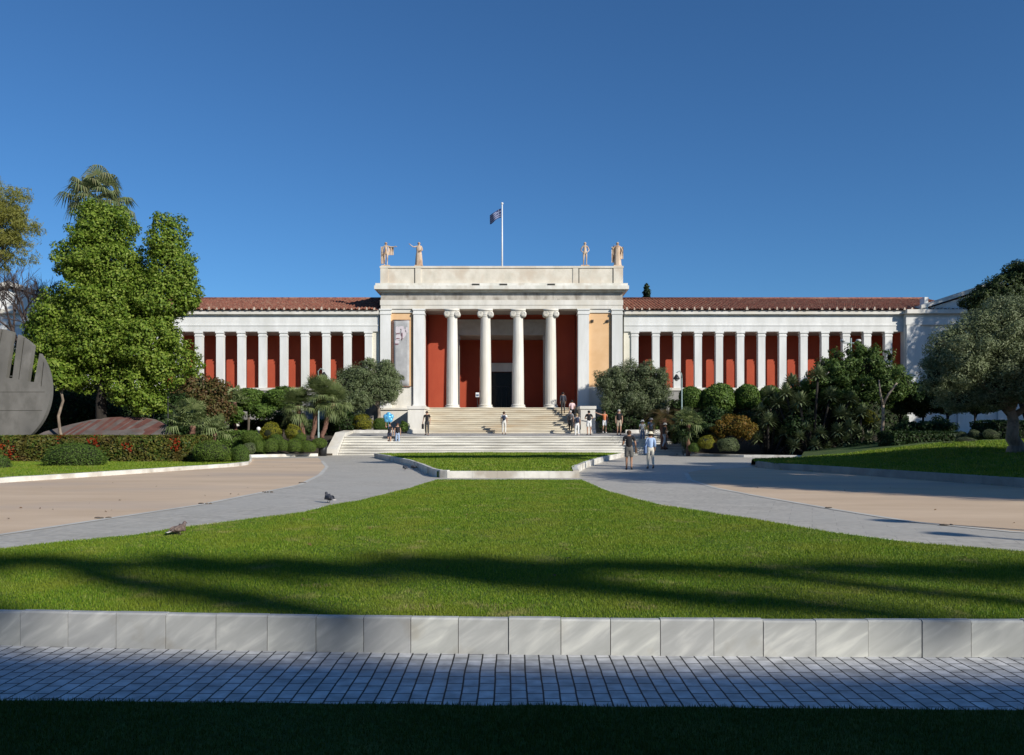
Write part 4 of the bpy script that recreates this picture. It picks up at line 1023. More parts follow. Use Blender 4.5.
def kerb_run(name, line, thick, h, slab, m, gap=.005, z0=-.05, inner=1, top_bev=.012, zadd=None):
    """marble slabs end to end along a line; thickness goes to the left of the direction of travel"""
    d = [0]
    for a, b in zip(line, line[1:]): d.append(d[-1]+(Vector(b)-Vector(a)).length)
    def at(s):
        s = max(0,min(d[-1],s))
        for i in range(len(d)-1):
            if s <= d[i+1] or i == len(d)-2:
                t = (s-d[i])/max(1e-6,d[i+1]-d[i]); a, b = Vector(line[i]), Vector(line[i+1]); q = a.lerp(b,t); tt = (b-a).normalized()
                return q, Vector((-tt.y,tt.x))
    mb = MB(); s = 0
    while s < d[-1]-.01:
        L = slab*random.uniform(.94,1.05); e = min(d[-1], s+L); jz = random.uniform(-.004,.004); jo = random.uniform(-.004,.004)
        k = max(1, int((e-s)/.5)); 
        ring = []
        for q in range(k+1):
            p, nn = at(s+gap/2+(e-s-gap)*q/k); za = zadd(p.x,p.y) if zadd else 0
            z_ = S*p.y+za; o = p+nn*jo; i_ = p+nn*(thick+jo)
            ring.append([(o.x,o.y,z_+z0),(o.x,o.y,z_+h+jz-top_bev),(o.x+nn.x*top_bev,o.y+nn.y*top_bev,z_+h+jz),(i_.x,i_.y,z_+h+jz),(i_.x,i_.y,z_+z0)])
        vs = [v for r in ring for v in r]; fs = []
        for q in range(k):
            for w in range(5): w2=(w+1)%5; fs.append((q*5+w,(q+1)*5+w,(q+1)*5+w2,q*5+w2))
        fs += [(0,1,2,3,4), tuple(k*5+w for w in (4,3,2,1,0))]
        mb.add(vs, fs); s = e
    return struct(mb.build(name, m))
front_line = [(x, arc_front(x)) for x in np.linspace(-6.6,6.9,40)]
kerb_run('kerb', front_line, KT, .262, .365, M['kerb'])
side = ccw(rf + right_edge + left_edge + lf)
kerb_run('kerb', rf[1:] + right_edge + left_edge + lf[:-1], .10, .235, .5, M['kerb_white'])
# lawn
def in_poly(px, py, poly):
    inside = np.zeros(len(px), bool); n = len(poly)
    for i in range(n):
        x1_, y1_ = poly[i-1]; x2_, y2_ = poly[i]
        c = ((y1_ > py) != (y2_ > py)); 
        with np.errstate(divide='ignore', invalid='ignore'): xx = (x2_-x1_)*(py-y1_)/(y2_-y1_)+x1_
        inside ^= c & (px < xx)
    return inside
def blades(name, poly, zf, dens, d0, power, h, w, m, ymax=None, parent=None):
    P_ = np.array(poly); x0_, x1_ = P_[:,0].min(), P_[:,0].max(); y0_, y1_ = P_[:,1].min(), P_[:,1].max()
    n = int(dens*(x1_-x0_)*(y1_-y0_)); px = RNG.random(n)*(x1_-x0_)+x0_; py = RNG.random(n)*(y1_-y0_)+y0_
    k = np.minimum(1, (d0/np.maximum(py,.5)))**power
    keep = (RNG.random(n) < k) & in_poly(px,py,poly) & (np.abs(px) < .66*np.maximum(py,1)+4.5)
    px, py = px[keep], py[keep]; n = len(px); sc = np.maximum(1, py/d0)
    z = zf(px,py)
    az = RNG.random(n)*2*PI; ln = RNG.normal(size=n)*.35; hh = h*(.55+.75*RNG.random(n))*np.minimum(1.5,sc**.25); ww = w*(.7+.6*RNG.random(n))*sc**.75
    # slow waves in height, as a mown lawn has
    hh *= 1+.22*np.sin(px*2.1+np.sin(py*1.7)*1.3)*np.sin(py*1.9+px*.6)
    ca, sa = np.cos(az), np.sin(az); v = np.empty((n,3,3))
    v[:,0] = np.stack([px-ca*ww/2, py-sa*ww/2, z-.005],1); v[:,1] = np.stack([px+ca*ww/2, py+sa*ww/2, z-.005],1)
    v[:,2] = np.stack([px-sa*hh*ln*1.3+RNG.normal(size=n)*.006, py+ca*hh*ln*1.3, z+hh*np.cos(ln*.8)],1)
    me = bpy.data.meshes.new(name); me.vertices.add(3*n); me.vertices.foreach_set('co', v.astype(np.float32).ravel())
    me.loops.add(3*n); me.loops.foreach_set('vertex_index', np.arange(3*n,dtype=np.int32)); me.polygons.add(n)
    me.polygons.foreach_set('loop_start', np.arange(n,dtype=np.int32)*3); me.polygons.foreach_set('loop_total', np.full(n,3,dtype=np.int32))
    me.materials.append(m); me.update(calc_edges=True)
    o = link_mesh(name, me); o['kind'] = 'stuff'; o['label'] = 'short mown green grass of the lawns'; o['category'] = 'grass'
    return o
zl1 = lambda x, y: .235 + S*y
def lawn_sheet(name, poly, z, m):
    mb = MB(); mb.prism(poly, z-.22, z, 0, S); return struct(mb.build(name, m))
inner = ccw([p for p in lawn1])
lawn_sheet('lawn', inset(inner,.09), .236, M['lawnbase'])
blades('grass', inset(inner,.07), zl1, 15000, 6.0, 1.45, .021, .0052, M['grass'])
# lawn in the shade at the very front
fe = lambda x: 4.73 - .03*x
front = ccw([(-8,-1),(8,-1)] + [(x, fe(x)+.012*math.sin(x*7)) for x in np.linspace(8,-8,40)])
mb = MB(); mb.prism(front, -.05, .03, 0, S); struct(mb.build('front_lawn', M['lawnbase']))
front_vis = ccw([(-7,2.4),(7,2.4)] + [(x, fe(x)+.012*math.sin(x*7)) for x in np.linspace(7,-7,46)])
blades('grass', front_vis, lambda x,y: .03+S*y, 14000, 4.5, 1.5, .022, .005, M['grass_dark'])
# lawn in front of the steps
l2l = [G(x,y,0) for x,y in ((447,478),(435,477.5),(420,470),(409,465.5),(390,461),(374,457.5))]
l2r = [G(x,y,0) for x,y in ((624,457.0),(604,461.5),(588,467),(577,473),(579.5,478))]
l2l[0] = (l2l[0][0], 28.7); l2r[-1] = (l2r[-1][0], 28.7)
back_l, back_r = l2l[-1], l2r[0]
lawn2 = ccw(l2l + [(back_l[0]+.6, back_l[1]+.9), (-4,54.6),(0,54.8),(4,54.6),(back_r[0]-.6, back_r[1]+.9)] + l2r)
kerb_run('kerb', l2l[::-1], .16, .27, 1.0, M['kerb_white'])
kerb_run('kerb', [l2l[0], l2r[-1]], .2, .235, .9, M['kerb_white'])
kerb_run('kerb', l2r[::-1], .22, .27, 1.0, M['kerb_white'])
lawn_sheet('lawn', inset(lawn2,.1), .215, M['lawnbase'])
blades('grass', inset(lawn2,.12), lambda x,y: .21+S*y+.05*np.sin(np.clip((y-28)/27,0,1)*PI), 420, 28, .6, .06, .03, M['grass'])
for (gx_, gy_), rr in ((G(317,585,.25),.11),(G(421,607,.25),.13),(G(490,606,.25),.10),(G(820,603,.25),.14),(G(640,607,.25),.10)):
    o = blades('dry_grass', [(gx_+rr*1.5*math.cos(a*.7), gy_+rr*math.sin(a*.7)*(.8+.3*math.sin(a*3))) for a in range(9)], zl1, 3600, 6, 1.4, .026, .006, M['drygrass'])
    o['label'] = 'small worn tufts of dry grass in the near lawn'
# beige courts either side, with their pale border stones
lb = [G(x,y) for x,y in ((0,535),(50,527.5),(100,520),(150,512.5),(200,505),(260,493),(300,485),(320,475),(327,467),(322,461))]
lb = [(lb[0][0]-1.6, lb[0][1]-1.2)] + lb
court_l = ccw(lb + [G(318,458), G(262,458.5), (-16.5,50), (-32,46), (-32,10)])
shs('courtyard', court_l, .004, M['beige'])
rb = [G(x,y) for x,y in ((700,470),(686,473),(690,480),(715,488),(762,497),(800,503.5),(837,510),(912,522),(1012,532))]
rb = rb + [(rb[-1][0]+1.8, rb[-1][1]-1.2)]
court_r = ccw(rb + [(32,8),(32,34),(15.5,34),(11.5,38)])
shs('courtyard', court_r, .004, M['beige'])
def ribbon(name, line, w, z, m):
    mb = MB(); L_ = []
    for i, p in enumerate(line):
        a, b = Vector(line[max(0,i-1)]), Vector(line[min(len(line)-1,i+1)]); t = (b-a).normalized(); nn = Vector((-t.y,t.x))*w/2
        L_.append(((p[0]+nn.x,p[1]+nn.y),(p[0]-nn.x,p[1]-nn.y)))
    for (a,b),(c,d) in zip(L_,L_[1:]): mb.add([(q[0],q[1],z+S*q[1]) for q in (a,b,d,c)],[(0,1,2,3)])
    return struct(mb.build(name, m))
ribbon('path_border', lb, .16, .008, M['border']); ribbon('path_border', rb[1:], .16, .008, M['border'])
# scattered dry leaves on the courts
# beds
bedA_line = [G(x,y) for x,y in ((-60,489),(0,483),(100,476.3),(175,471),(235,466.8),(248,465))]
bedA_end = [G(x,y) for x,y in ((252,461),(251,457.5))]
bedA = ccw(bedA_line + bedA_end + [(-17,54),(-30,50)])
kerb_run('kerb', bedA_line + bedA_end, .26, .16, .8, M['kerb_white'])
lawn_sheet('lawn', inset(bedA,.12), .13, M['lawnbase'])
blades('grass', inset(bedA,.15), lambda x,y: .125+S*y, 420, 30, .5, .06, .03, M['grass'])
bedB_line = [G(251,457.6), G(318,456.2)]
bedB_line = [(bedB_line[0][0]-.3, bedB_line[0][1]), bedB_line[1]]
kerb_run('kerb', bedB_line, .3, .18, .9, M['kerb_white'])
mb = MB(); mb.prism(ccw([(x,y+.12) for x,y in bedB_line] + [(-12.2,57.2),(-12.6,66),(-50,66),(-50,45),(-30,50),(-17,54)]), -.02, .13, 0, S); struct(mb.build('garden_bed', M['soil']))
# slope of the garden up to the museum, both sides
mb = MB(); mb.add([(-50,57,.3),(-12.75,57,.3),(-12.75,62,1.45),(-50,62,1.45),(-12.75,66.2,1.75),(-50,66.2,1.75)],[(0,1,2,3),(3,2,4,5)]); mb.add([(12.7,57,.3),(60,57,.3),(60,62,1.45),(12.7,62,1.45),(60,66.2,1.75),(12.7,66.2,1.75)],[(0,1,2,3),(3,2,4,5)])
struct(mb.build('garden_slope', M['soil']))
bedC_line = [(wx(676,57),56.6), G(742,457.2), G(800,457.8), G(872,458.6)]
kerb_run('kerb', bedC_line, .4, .15, 1.2, M['kerb_white'])
mb = MB(); mb.prism(ccw([(x,y+.2) for x,y in bedC_line] + [(30,52),(50,56),(50,60),(12.6,60)]), -.02, .12, 0, S); struct(mb.build('garden_bed', M['soil']))
# right mound
bd = [G(x,y) for x,y in ((757,464.0),(755,467),(775,469.5),(800,471),(850,474.5),(900,478.5),(960,483),(1024,487.5),(1100,494))]
kerb_run('kerb', bd, .2, .27, 1.0, M['podium'])  # darker stone than the other kerbs: tree shade put into its colour
top = [(11.6,39.8),(11.8,40.5),(13,41.5),(14.7,42),(17.2,42),(19,42),(21.7,41.5),(25.5,40),(32,36)]
toph = [.25,.255,.26,.28,.5,.72,1.05,1.25,1.35]
NV = 12; mvs = []; 
for i, (a, b) in enumerate(zip(bd, top)):
    for j in range(NV+1):
        t = j/NV; s_ = t*t*(3-2*t); mvs.append((a[0]+.15*0+(b[0]-a[0])*t, a[1]+.1+(b[1]-a[1]-.1)*t, S*a[1]*(1-t)+S*b[1]*t + .245 + (toph[i]-.245)*s_))
mfs = [(i*(NV+1)+j, (i+1)*(NV+1)+j, (i+1)*(NV+1)+j+1, i*(NV+1)+j+1) for i in range(len(bd)-1) for j in range(NV)]
# beyond the crest it stays level
for i, b in enumerate(top): mvs.append((b[0]+(.1 if i<4 else 2), b[1]+(.5 if i<4 else 12), (S*40-.05) if i<4 else S*48+toph[i]-.1))
o_ = len(bd)*(NV+1)
mfs += [(i*(NV+1)+NV, (i+1)*(NV+1)+NV, o_+i+1, o_+i) for i in range(len(bd)-1)]
mb = MB(); mb.add(mvs, mfs); mound = struct(mb.build('lawn_mound', M['lawnbase'], None, True))
from mathutils.bvhtree import BVHTree
bvh = BVHTree.FromPolygons([Vector(v) for v in mvs], mfs)
def mz(x, y):
    h = bvh.ray_cast(Vector((x,y,20)), Vector((0,0,-1)))
    return h[0].z if h[0] is not None else S*y
zfm = lambda x, y: np.array([mz(a,b) for a,b in zip(x,y)])
blades('grass', ccw(bd[1:] + top[::-1][0:8]), zfm, 330, 28, .4, .07, .032, M['grass'])
# lower steps, cheeks, terrace
sl, sr = -12.0, 11.9
mb = MB(); n = 7; yb0, yb1 = 57.0, 59.3; zb0, zb1 = S*57, 1.52
for k in range(n):
    ya = yb0+(yb1-yb0)*k/n; rr = (zb1-zb0)/n
    mb.box(sl, sr, ya, ya+(yb1-yb0)/n-.001 if k<n-1 else 59.5, zb0-.2+.001*k, zb0+rr*(k+1)-.002); mb.box(sl+.003, sr-.003, ya-.07, ya+.03, zb0+rr*(k+1)-.06, zb0+rr*(k+1)+.001)
tag(mb.build('lower_steps', M['step_low']), 'wide low flight of grey white marble steps up to the terrace', 'steps')
mb = MB(); mb.add([(sl,59.45,1.50),(sr,59.45,1.50),(sr,62.1,1.74),(sl,62.1,1.74),(sl,66.3,1.78),(sr,66.3,1.78)],[(0,1,2,3),(3,2,4,5)]); struct(mb.build('terrace', M['terrace']))
def cheek(xa, xb, label):
    mb = MB(); vs = []
    for x in (xa, xb): vs += [(x,56.6,0),(x,56.6,.62),(x,59.4,1.78),(x,62.5,1.95),(x,62.5,0)]
    mb.add(vs, [(0,1,2,3,4),(9,8,7,6,5)]+[(k,5+k,5+(k+1)%5,(k+1)%5) for k in range(5)])
    tag(mb.build('cheek_wall', M['marble']), label, 'low wall')
cheek(-12.75, -12.02, 'sloping marble cheek wall of the lower steps beside the three trunked palm')
cheek(11.92, 12.5, 'sloping marble cheek wall of the lower steps in the shade of the shrubs')
mb = MB(); mb.box(8.6, 12.4, 62.2, 62.6, 1.5, 2.0); mb.box(-12.0,-7.9,62.2,62.5,1.5,1.98); struct(mb.build('kerb', M['kerb_white']))

# ================================================================== TREES
V = lambda x, y, D: tuple(P(x, y, D))
def base_at(x, D, z=None): X = (x-HX)*D/F; return (X, D, S*D if z is None else z)
# big broad-leaved tree by the sculpture
D = 48
tree('broadleaf_tree', base_at(100,D), V(104,385,D), .42, [B(106,230,30,25,D),B(88,262,27,32,D),B(112,270,30,34,D),B(112,310,40,34,D),B(95,340,48,34,D),B(60,320,28,30,D),B(58,352,30,32,D),B(168,238,18,24,D),B(172,270,24,28,D),B(157,300,30,30,D),B(187,296,13,18,D),B(142,342,36,32,D),B(184,362,17,17,D),B(128,385,24,24,D),B(165,374,20,20,D),B(146,400,20,16,D),B(80,378,24,16,D),B(140,285,16,20,D)],
     115000, .16, LV['bright'], M['dark_bark'], 'large dense bright green broad leaved tree with two tops behind the hedge', clump=.24, nclump=1050, aspect=.62, rin=.70, core=.28, fill=.5)
# Washingtonia behind it
fan_palm('tall_fan_palm', base_at(98,57), P(99,206,57), .3, 1.65, 1.15, 50, 'tall old fan palm with drooping grey green fronds rising behind the big tree', LV['dryfan'], .62, .22, nl=20, low=-.7, width=.05)
# feathery tree at the edge
D = 42
tree('feathery_tree', base_at(-28,D), V(-24,310,D), .26, [B(5,202,20,20,D),B(20,225,22,18,D),B(22,252,17,14,D),B(4,250,22,22,D),B(-25,215,34,40,D),B(-40,262,30,30,D),B(34,238,9,8,D),B(10,228,24,18,D),B(30,258,12,9,D)],
     42000, .20, LV['feather'], M['bark'], 'tall yellowish green feathery tree cut off by the edge of the photo', aspect=.15, clump=.30, droop=.8, nclump=210, rin=.35, limbs=4, fill=.06)
# bare tree
bt = thing('bare_tree', base_at(20,50), 'small leafless tree with tangled purple grey twigs behind the concrete disc', 'tree')
mb = MB(); tw = MB()
def grow(p, d, l, r, dep, mb_):
    q = p + d*l; m_ = p.lerp(q,.5)+Vector((random.uniform(-1,1),random.uniform(-1,1),0))*l*.06
    mb_.tube([p,m_,q],[r*1.5,r*1.3,r*1.1], 6 if r>.02 else 4, 0, False)
    if dep == 0: return
    for k in range(3 if dep>1 else 4):
        nd = (d + Vector((random.uniform(-1,1),random.uniform(-1,1),random.uniform(-.35,.75)))*.75).normalized()
        grow(m_.lerp(q, random.uniform(.2,1)), nd, l*random.uniform(.62,.85), r*.58, dep-1, mb_ if dep>4 else tw)
b0 = Vector(base_at(20,50)); mb.tube([b0-Vector((0,0,.2)), b0+Vector((.1,0,1.8)), Vector(V(20,352,50))],[.16,.13,.10],8)
for k in range(4): grow(Vector(V(20,352,50)), Vector((random.uniform(-.8,.8),random.uniform(-.5,.5),1)).normalized(), 1.9, .07, 5, mb)
mb.build('trunk', M['twig'], bt, True); tw.build('crown', M['twig'], bt, True)
# slim pale leaning trunk
D=46
tree('leaning_tree', base_at(69,D), V(60,385,D), .10, [B(52,372,22,14,D),B(66,382,14,9,D)], 2200, .24, LV['bright'], M['olive_bark'], 'slim pale leaning trunk with a small leafy top beside the concrete disc', wob=.12)
# olives beside the portico
D = 63.4; BD = lambda x, y, rx, ry: B(x,y,rx,ry,D,17)
tree('olive_tree', (wx(379,D),D,1.72), V(377,402,D), .17, [BD(350,386,15,18),BD(364,374,16,13),BD(383,376,14,13),BD(373,388,20,14),BD(347,402,11,12),BD(392,386,11,14),BD(362,400,15,12),BD(370,363,8,6),BD(387,365,7,6),BD(356,395,16,14),BD(386,396,10,9)],
     26000, .19, LV['olive'], M['olive_bark'], 'rounded grey green olive tree under the hanging banner', aspect=.24, clump=.34, nclump=190, rin=.5, core=.5)
D = 63.6
tree('olive_tree', (wx(635,D),D,1.72), V(634,414,D), .17, [BD(632,378,22,16),BD(612,390,16,18),BD(653,386,16,18),BD(636,398,28,15),BD(604,382,10,12),BD(662,400,10,12),BD(620,406,20,11),BD(646,370,10,9),BD(660,376,7,9),BD(616,374,10,9),BD(645,408,18,9)],
     30000, .19, LV['dkolive'], M['olive_bark'], 'broad dark olive tree to the side of the bare peach panel', aspect=.24, clump=.32, nclump=210, rin=.5, core=.5)
# old olive on the mound
D = 33; bo = (wx(1016,D), D, mz(wx(1016,D), D))
tree('old_olive_tree', bo, V(1010,410,D), .29, [B(985,345,36,30,D),B(1008,325,34,26,D),B(1040,340,40,42,D),B(956,362,30,28,D),B(1000,380,42,28,D),B(942,350,17,24,D),B(934,378,14,22,D),B(1050,308,26,20,D),B(962,398,28,14,D),B(1062,385,36,30,D),B(978,320,18,14,D),B(958,334,15,14,D),B(1020,372,36,28,D),B(990,400,30,12,D),B(1000,306,18,12,D)],
     90000, .115, LV['oldolive'], M['olive_bark'], 'large old olive tree with a thick twisted trunk on the lawn mound', aspect=.26, clump=.26, nclump=560, rin=.55, wob=.25, limbs=9, core=.42, fill=.6)
# dark pine behind it
D = 56
tree('pine_tree', base_at(1030,D), V(1020,320,D), .35, [B(1003,290,24,15,D),B(985,298,17,11,D),B(1024,276,20,14,D),B(1017,268,8,9,D),B(968,303,10,7,D),B(1045,282,26,20,D),B(1000,306,28,12,D)],
     26000, .22, LV['pine'], M['dark_bark'], 'dark pine tree rising above the old olive tree', aspect=.3, clump=.34, nclump=120, rin=.5)
# cypress beyond the roof
D = 92
tree('cypress_tree', (wx(646.5,D),D,2), V(646.5,330,D), .2, [B(646.5,287.5,1.6,4,D),B(646.5,294,3.1,6,D),B(646.5,303,3.6,8,D)], 3000, .26, LV['cypress'], M['dark_bark'], 'small dark cypress showing above the tiled roof', aspect=.35, clump=.5, nclump=60, rin=.3)
# leafy trees in front of the wing on the right
D = 55
tree('leafy_tree', (wx(860,D),D,.3), V(862,405,D), .13, [B(862,368,26,20,D),B(838,375,24,18,D),B(884,375,22,16,D),B(816,388,18,18,D),B(872,390,32,14,D),B(845,395,28,14,D),B(858,351,7,10,D),B(836,355,6,10,D),B(874,353,6,11,D),B(890,357,6,10,D),B(822,368,8,12,D),B(848,352,5,9,D),B(905,385,14,12,D),B(812,402,14,12,D)],
     26000, .21, LV['leafy'], M['bark'], 'upright leafy green tree in front of the pillars of the wing', aspect=.36, clump=.26, nclump=330, rin=.5, core=.4, fill=.15)
lm = thing('forked_trunk', V(882,448,50), 'bare pale sloping branch forking from a slender trunk below the leafy tree', 'tree')
mb = MB(); limb(mb, V(882,450,50), V(883,405,50), .11, .085, 8, .06); mb.tube([V(883,405,50),V(888,395,50),V(897,383,50)],[.085,.065,.055],7); mb.tube([V(883,405,50),V(880,392,50),V(879,380,50.2)],[.08,.06,.035],7); mb.build('trunk', M['olive_bark'], lm, True)
ws = [(900,58,13,'lowest'),(923,57,14,'middle'),(948,56,13,'third'),(975,55,16,'last')]
names = ['standard tree with a dark round crown just beyond the forked trunk','dark round crowned standard tree between the forked trunk and the old olive','standard tree with pale trunk before the grey podium, next to the old olive','standard tree half hidden by the crown of the old olive tree']
for (x,D,r,_), lb_ in zip(ws, names):
    tree('standard_tree', base_at(x,D,1.0), V(x,418,D), .10, [B(x,398,r+2,14,D),B(x-7,393,r*.8,10,D),B(x+8,404,r*.8,10,D),B(x+3,388,r*.7,9,D)], 9000, .20, LV['dark'], M['dark_bark'], lb_, group='row of standard trees before the wing', clump=.34, nclump=60)
# clipped round-headed trees before both wings
def lollipop(x, y, rx, ry, D, label, kind='box'):
    t = thing('clipped_tree', base_at(x,D,1.3), label, 'tree', 'clipped round trees before the wings')
    b = Vector(base_at(x,D,1.3)); c = P(x,y,D); k = D/F
    mb = MB(); mb.tube([b-Vector((0,0,.2)), b.lerp(c,.5)+Vector((.05,0,0)), c],[.11,.09,.07],8); mb.build('trunk', M['bark'], t, True)
    o = bpy.data.objects.new('crown', ball_mesh(kind, 4600, .15)); C.objects.link(o); o.parent = t; o.location = c-b; o.scale = (rx*k, rx*k*.9, ry*k); o.rotation_euler = (0,0,random.uniform(0,6))
for a in ((248,401,20,12,62,'flattened clipped tree below the pillars, next to the red tinged bush'),(283,400,20,13,62,'flattened clipped tree below the pillars, next to the three trunked palm'),
          (692,399,13,12,61,'clipped round tree right behind the street lamp post'),(718,399,17,15,60.5,'largest clipped round tree, second along from the street lamp'),(747,398,14,13,61,'clipped round tree above the orange bush'),(770,397,13,11,61.5,'clipped round tree partly covered by the sword leaved plants'),(797,398,12,11,62,'clipped round tree mostly hidden behind the sword leaved plants')): lollipop(*a)
# palms
D = 55.5
tp = [((303,436),(297,405)),((312,436),(320,394)),((322,435),(333,402))]
lbs = ['leaning fan palm trunk with the lowest head of the group of three','tallest fan palm of the group of three near the black bin','fan palm of the group of three leaning towards the steps']
for ((xb,yb),(xt,yt)), lb_ in zip(tp, lbs): fan_palm('fan_palm', V(xb,yb,D), P(xt,yt,D+random.uniform(-.4,.4)), .15, .8, .66, 58, lb_, LV['fan'], .04, .08, 'three small fan palms', 17, -.45, .034)
fan_palm('dwarf_fan_palm', base_at(192,47), P(192,425,47), .16, .95, .7, 34, 'low spreading fan palm behind the end of the hedge', LV['fan'], .25, 0, nl=15, low=-.15, width=.045)
fan_palm('dwarf_fan_palm', base_at(214,50), P(214,432,50), .13, .75, .55, 24, 'smaller fan palm between the spreading palm and the clipped balls', LV['fan'], .25, 0, nl=13, low=-.2, width=.045)
fan_palm('dwarf_fan_palm', base_at(236,60,1.0), P(234,402,60), .13, .8, .55, 22, 'dull fan palm in the shrubs under the red tinged bush', LV['fan'], .3, .2, nl=13, low=-.4, width=.045)
pinnate('feather_palm', base_at(664,57.5,.7), P(663,418,57.5), .24, 26, 1.9, 'feather palm with reddish old fronds beside the dark olive tree', LV['reddish'], None, .8)
fan_palm('dwarf_fan_palm', base_at(688,55,.3), P(688,424,55), .15, .7, .6, 30, 'pale fan palm at the foot of the street lamp', LV['fan'], .3, .1, nl=14, low=-.3, width=.04)
# sword-leaved plants, a big clump in front of the wing
D = 54.2
heads = [(792,384),(818,376),(836,390),(806,394),(778,404),(850,400),(794,410),(824,406),(840,416),(810,418),(786,394),(800,402),(830,398),(770,396),(815,400),(845,410)]
yucca('sword_leaf_plant', base_at(810,D), [V(x,y,D+random.uniform(-1,1)) for x,y in heads], 0.8, 'tall many headed sword leaved plant in front of the wing', LV['yucca'], 90, .07)
yucca('sword_leaf_plant', base_at(852,53.4,.3), [V(x,y,53.4+random.uniform(-.6,.6)) for x,y in ((845,420),(862,414),(872,424),(838,432),(858,434),(868,440),(850,428),(846,442))], .75, 'sword leaved plant with pale tips beside the slender forked trunk', LV['yucca'], 80, .065)
yucca('sword_leaf_plant', base_at(768,54.6), [V(x,y,54.6+random.uniform(-.5,.5)) for x,y in ((762,412),(775,420),(766,430),(784,434),(758,440),(776,444),(768,422),(790,444))], .7, 'lower sword leaved plant between the orange bush and the tall clump', LV['yucca'], 76, .065)
yucca('sword_leaf_plant', base_at(815,53.0,.1), [V(x,y,53.0+random.uniform(-.5,.5)) for x,y in ((800,438),(820,434),(836,442),(815,446),(795,447),(828,449),(806,430))], .65, 'sword leaved plant at the kerb below the tall clump', LV['yucca'], 76, .065)

# ================================================================== SHRUBS
bush('red_tinged_bush', [B(196,388,24,16,56),B(215,392,18,14,56),B(180,398,18,18,56),B(205,408,28,14,56)], 5200, .24, LV['reddish'], 'loose red tinged bush growing up in front of the first pillars')
bush('leafy_bush', [B(172,415,18,22,53),B(160,400,10,12,53)], 2600, .22, LV['dark'], 'dark green bush beside the broad leaved tree and the tilted slab')
bush('leafy_bush', [B(262,412,14,8,59),B(232,414,12,9,59)], 2200, .2, LV['box'], 'low bush under the clipped trees before the grey podium')
bush('dark_bush', [B(285,420,12,13,58),B(296,424,8,9,58)], 2000, .2, LV['dark'], 'very dark rounded bush behind the yellow topped balls')
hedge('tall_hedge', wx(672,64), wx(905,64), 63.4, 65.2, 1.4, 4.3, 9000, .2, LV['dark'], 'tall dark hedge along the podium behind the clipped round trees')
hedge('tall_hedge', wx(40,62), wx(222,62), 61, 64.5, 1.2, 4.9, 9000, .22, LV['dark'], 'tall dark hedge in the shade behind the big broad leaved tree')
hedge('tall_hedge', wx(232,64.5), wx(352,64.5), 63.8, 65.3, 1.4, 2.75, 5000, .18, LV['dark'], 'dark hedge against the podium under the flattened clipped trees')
hedge('tall_hedge', -62, -33, 56, 58.5, 0, 4.2, 6000, .26, LV['dark'], 'tall hedge closing the garden beyond the concrete disc, outside the photo')
bush('backdrop_bush', [B(14,364,18,20,53),B(-14,362,24,22,53),B(36,374,16,18,53)], 4000, .24, LV['dark'], 'dark shrub seen through the slots of the concrete disc')
bush('backdrop_bush', [B(10,400,30,30,54),B(60,408,30,26,54),B(100,412,34,20,56)], 5000, .26, LV['dark'], 'dark shrubs filling the gap between the disc and the big tree')
bush('backdrop_bush', [B(140,412,24,18,57)], 2400, .26, LV['dark'], 'dark shrub in the gap under the big tree behind the tilted slab')
bush('dark_bush', [B(349,424,11,10,63.2),B(338,414,10,12,62.5)], 2000, .18, LV['dark'], 'shaded bush beneath the olive tree by the banner')
ball(363,423,9.5,8,62.9,'bright yellow green clipped ball under the olive tree by the banner','yellow',None)
ball(381,425,8,7,63.0,'green clipped ball at the edge of the terrace behind the two girls','box',None)
bush('low_bush', [B(404,427,5,5,61.8)], 500, .14, LV['box'], 'small bush in the shadow of the stair pedestal')
yb = hedge('hedge', wx(212,56), wx(262,56), 56, 57.6, .4, 1.85, 5200, .15, LV['box'], 'long dark green clipped hedge behind the rows of balls')
hedge('hedge', wx(222,54), wx(262,54), 54, 55.2, .2, 1.25, 3600, .14, LV['box'], 'lower flat topped hedge just behind the front row of balls')
g = 'clipped balls along the garden bed'
for a in ((251.5,438.5,10,7,53.6,'flattened ball at the end of the low hedge, behind the front row'),(259.5,447,5.6,6.2,52.6,'small bright ball at the start of the front row by the kerb'),(270.7,446,8,7.3,52.8,'round ball, second in the front row by the kerb'),(283,446,5.6,6.2,52.9,'narrow bright ball in the middle of the front row'),(294.5,446,8,7.2,53.1,'round ball in the front row below the yellow topped ball'),(307.8,447,8.4,6.3,53.4,'flat ball at the end of the front row near the black bin'),(319,443.5,7.4,5.4,54.4,'dull ball behind the black bin'),(300,438,6,5,54.5,'small ball tucked behind the front row under the palms')): ball(*a, 'boxlight', g)
ball(270,432,9.4,9,54.6,'tall ball with a yellow green top behind the front row','yellow',g); ball(293.8,433,8.6,8,54.8,'yellow topped ball beside the palm trunks','yellow',g)
ball(276,440,7,6,54.2,'green ball between the yellow topped balls and the kerb row','box',g)
# hedge with red flowers in the left bed
bend = lambda x: (x+24)*.33-1.1
hx0, hx1 = -26.5, wx(207,41)
fl_ = [(wx(3,40),.95,.42),(wx(9,40),.6,.35),(wx(101,41),1.3,.30),(wx(106,41),1.15,.22),(wx(67,41),1.4,.24),(wx(136,41),1.05,.32),(wx(181,41),1.2,.34),(wx(185,41),.95,.22)]
hedge('flowering_hedge', hx0, hx1, 40.2, 41.6, .15, 1.52, 17000, .14, LV['hedge'], 'long mixed green hedge with patches of red flowers in front of the tilted slab', fl_, .07)
ball(75,459,27,16,36,'large flattened clipped ball on the grass strip before the flowering hedge','box',None,n=9000,size=.062)
ball(-8,468,18,15,33.5,'clipped ball cut off by the edge of the photo','box',None,n=7000,size=.07)
ball(212,452.5,18,12,39.6,'smooth green rounded shrub at the end of the flowering hedge','boxlight',None,n=7500,size=.075)
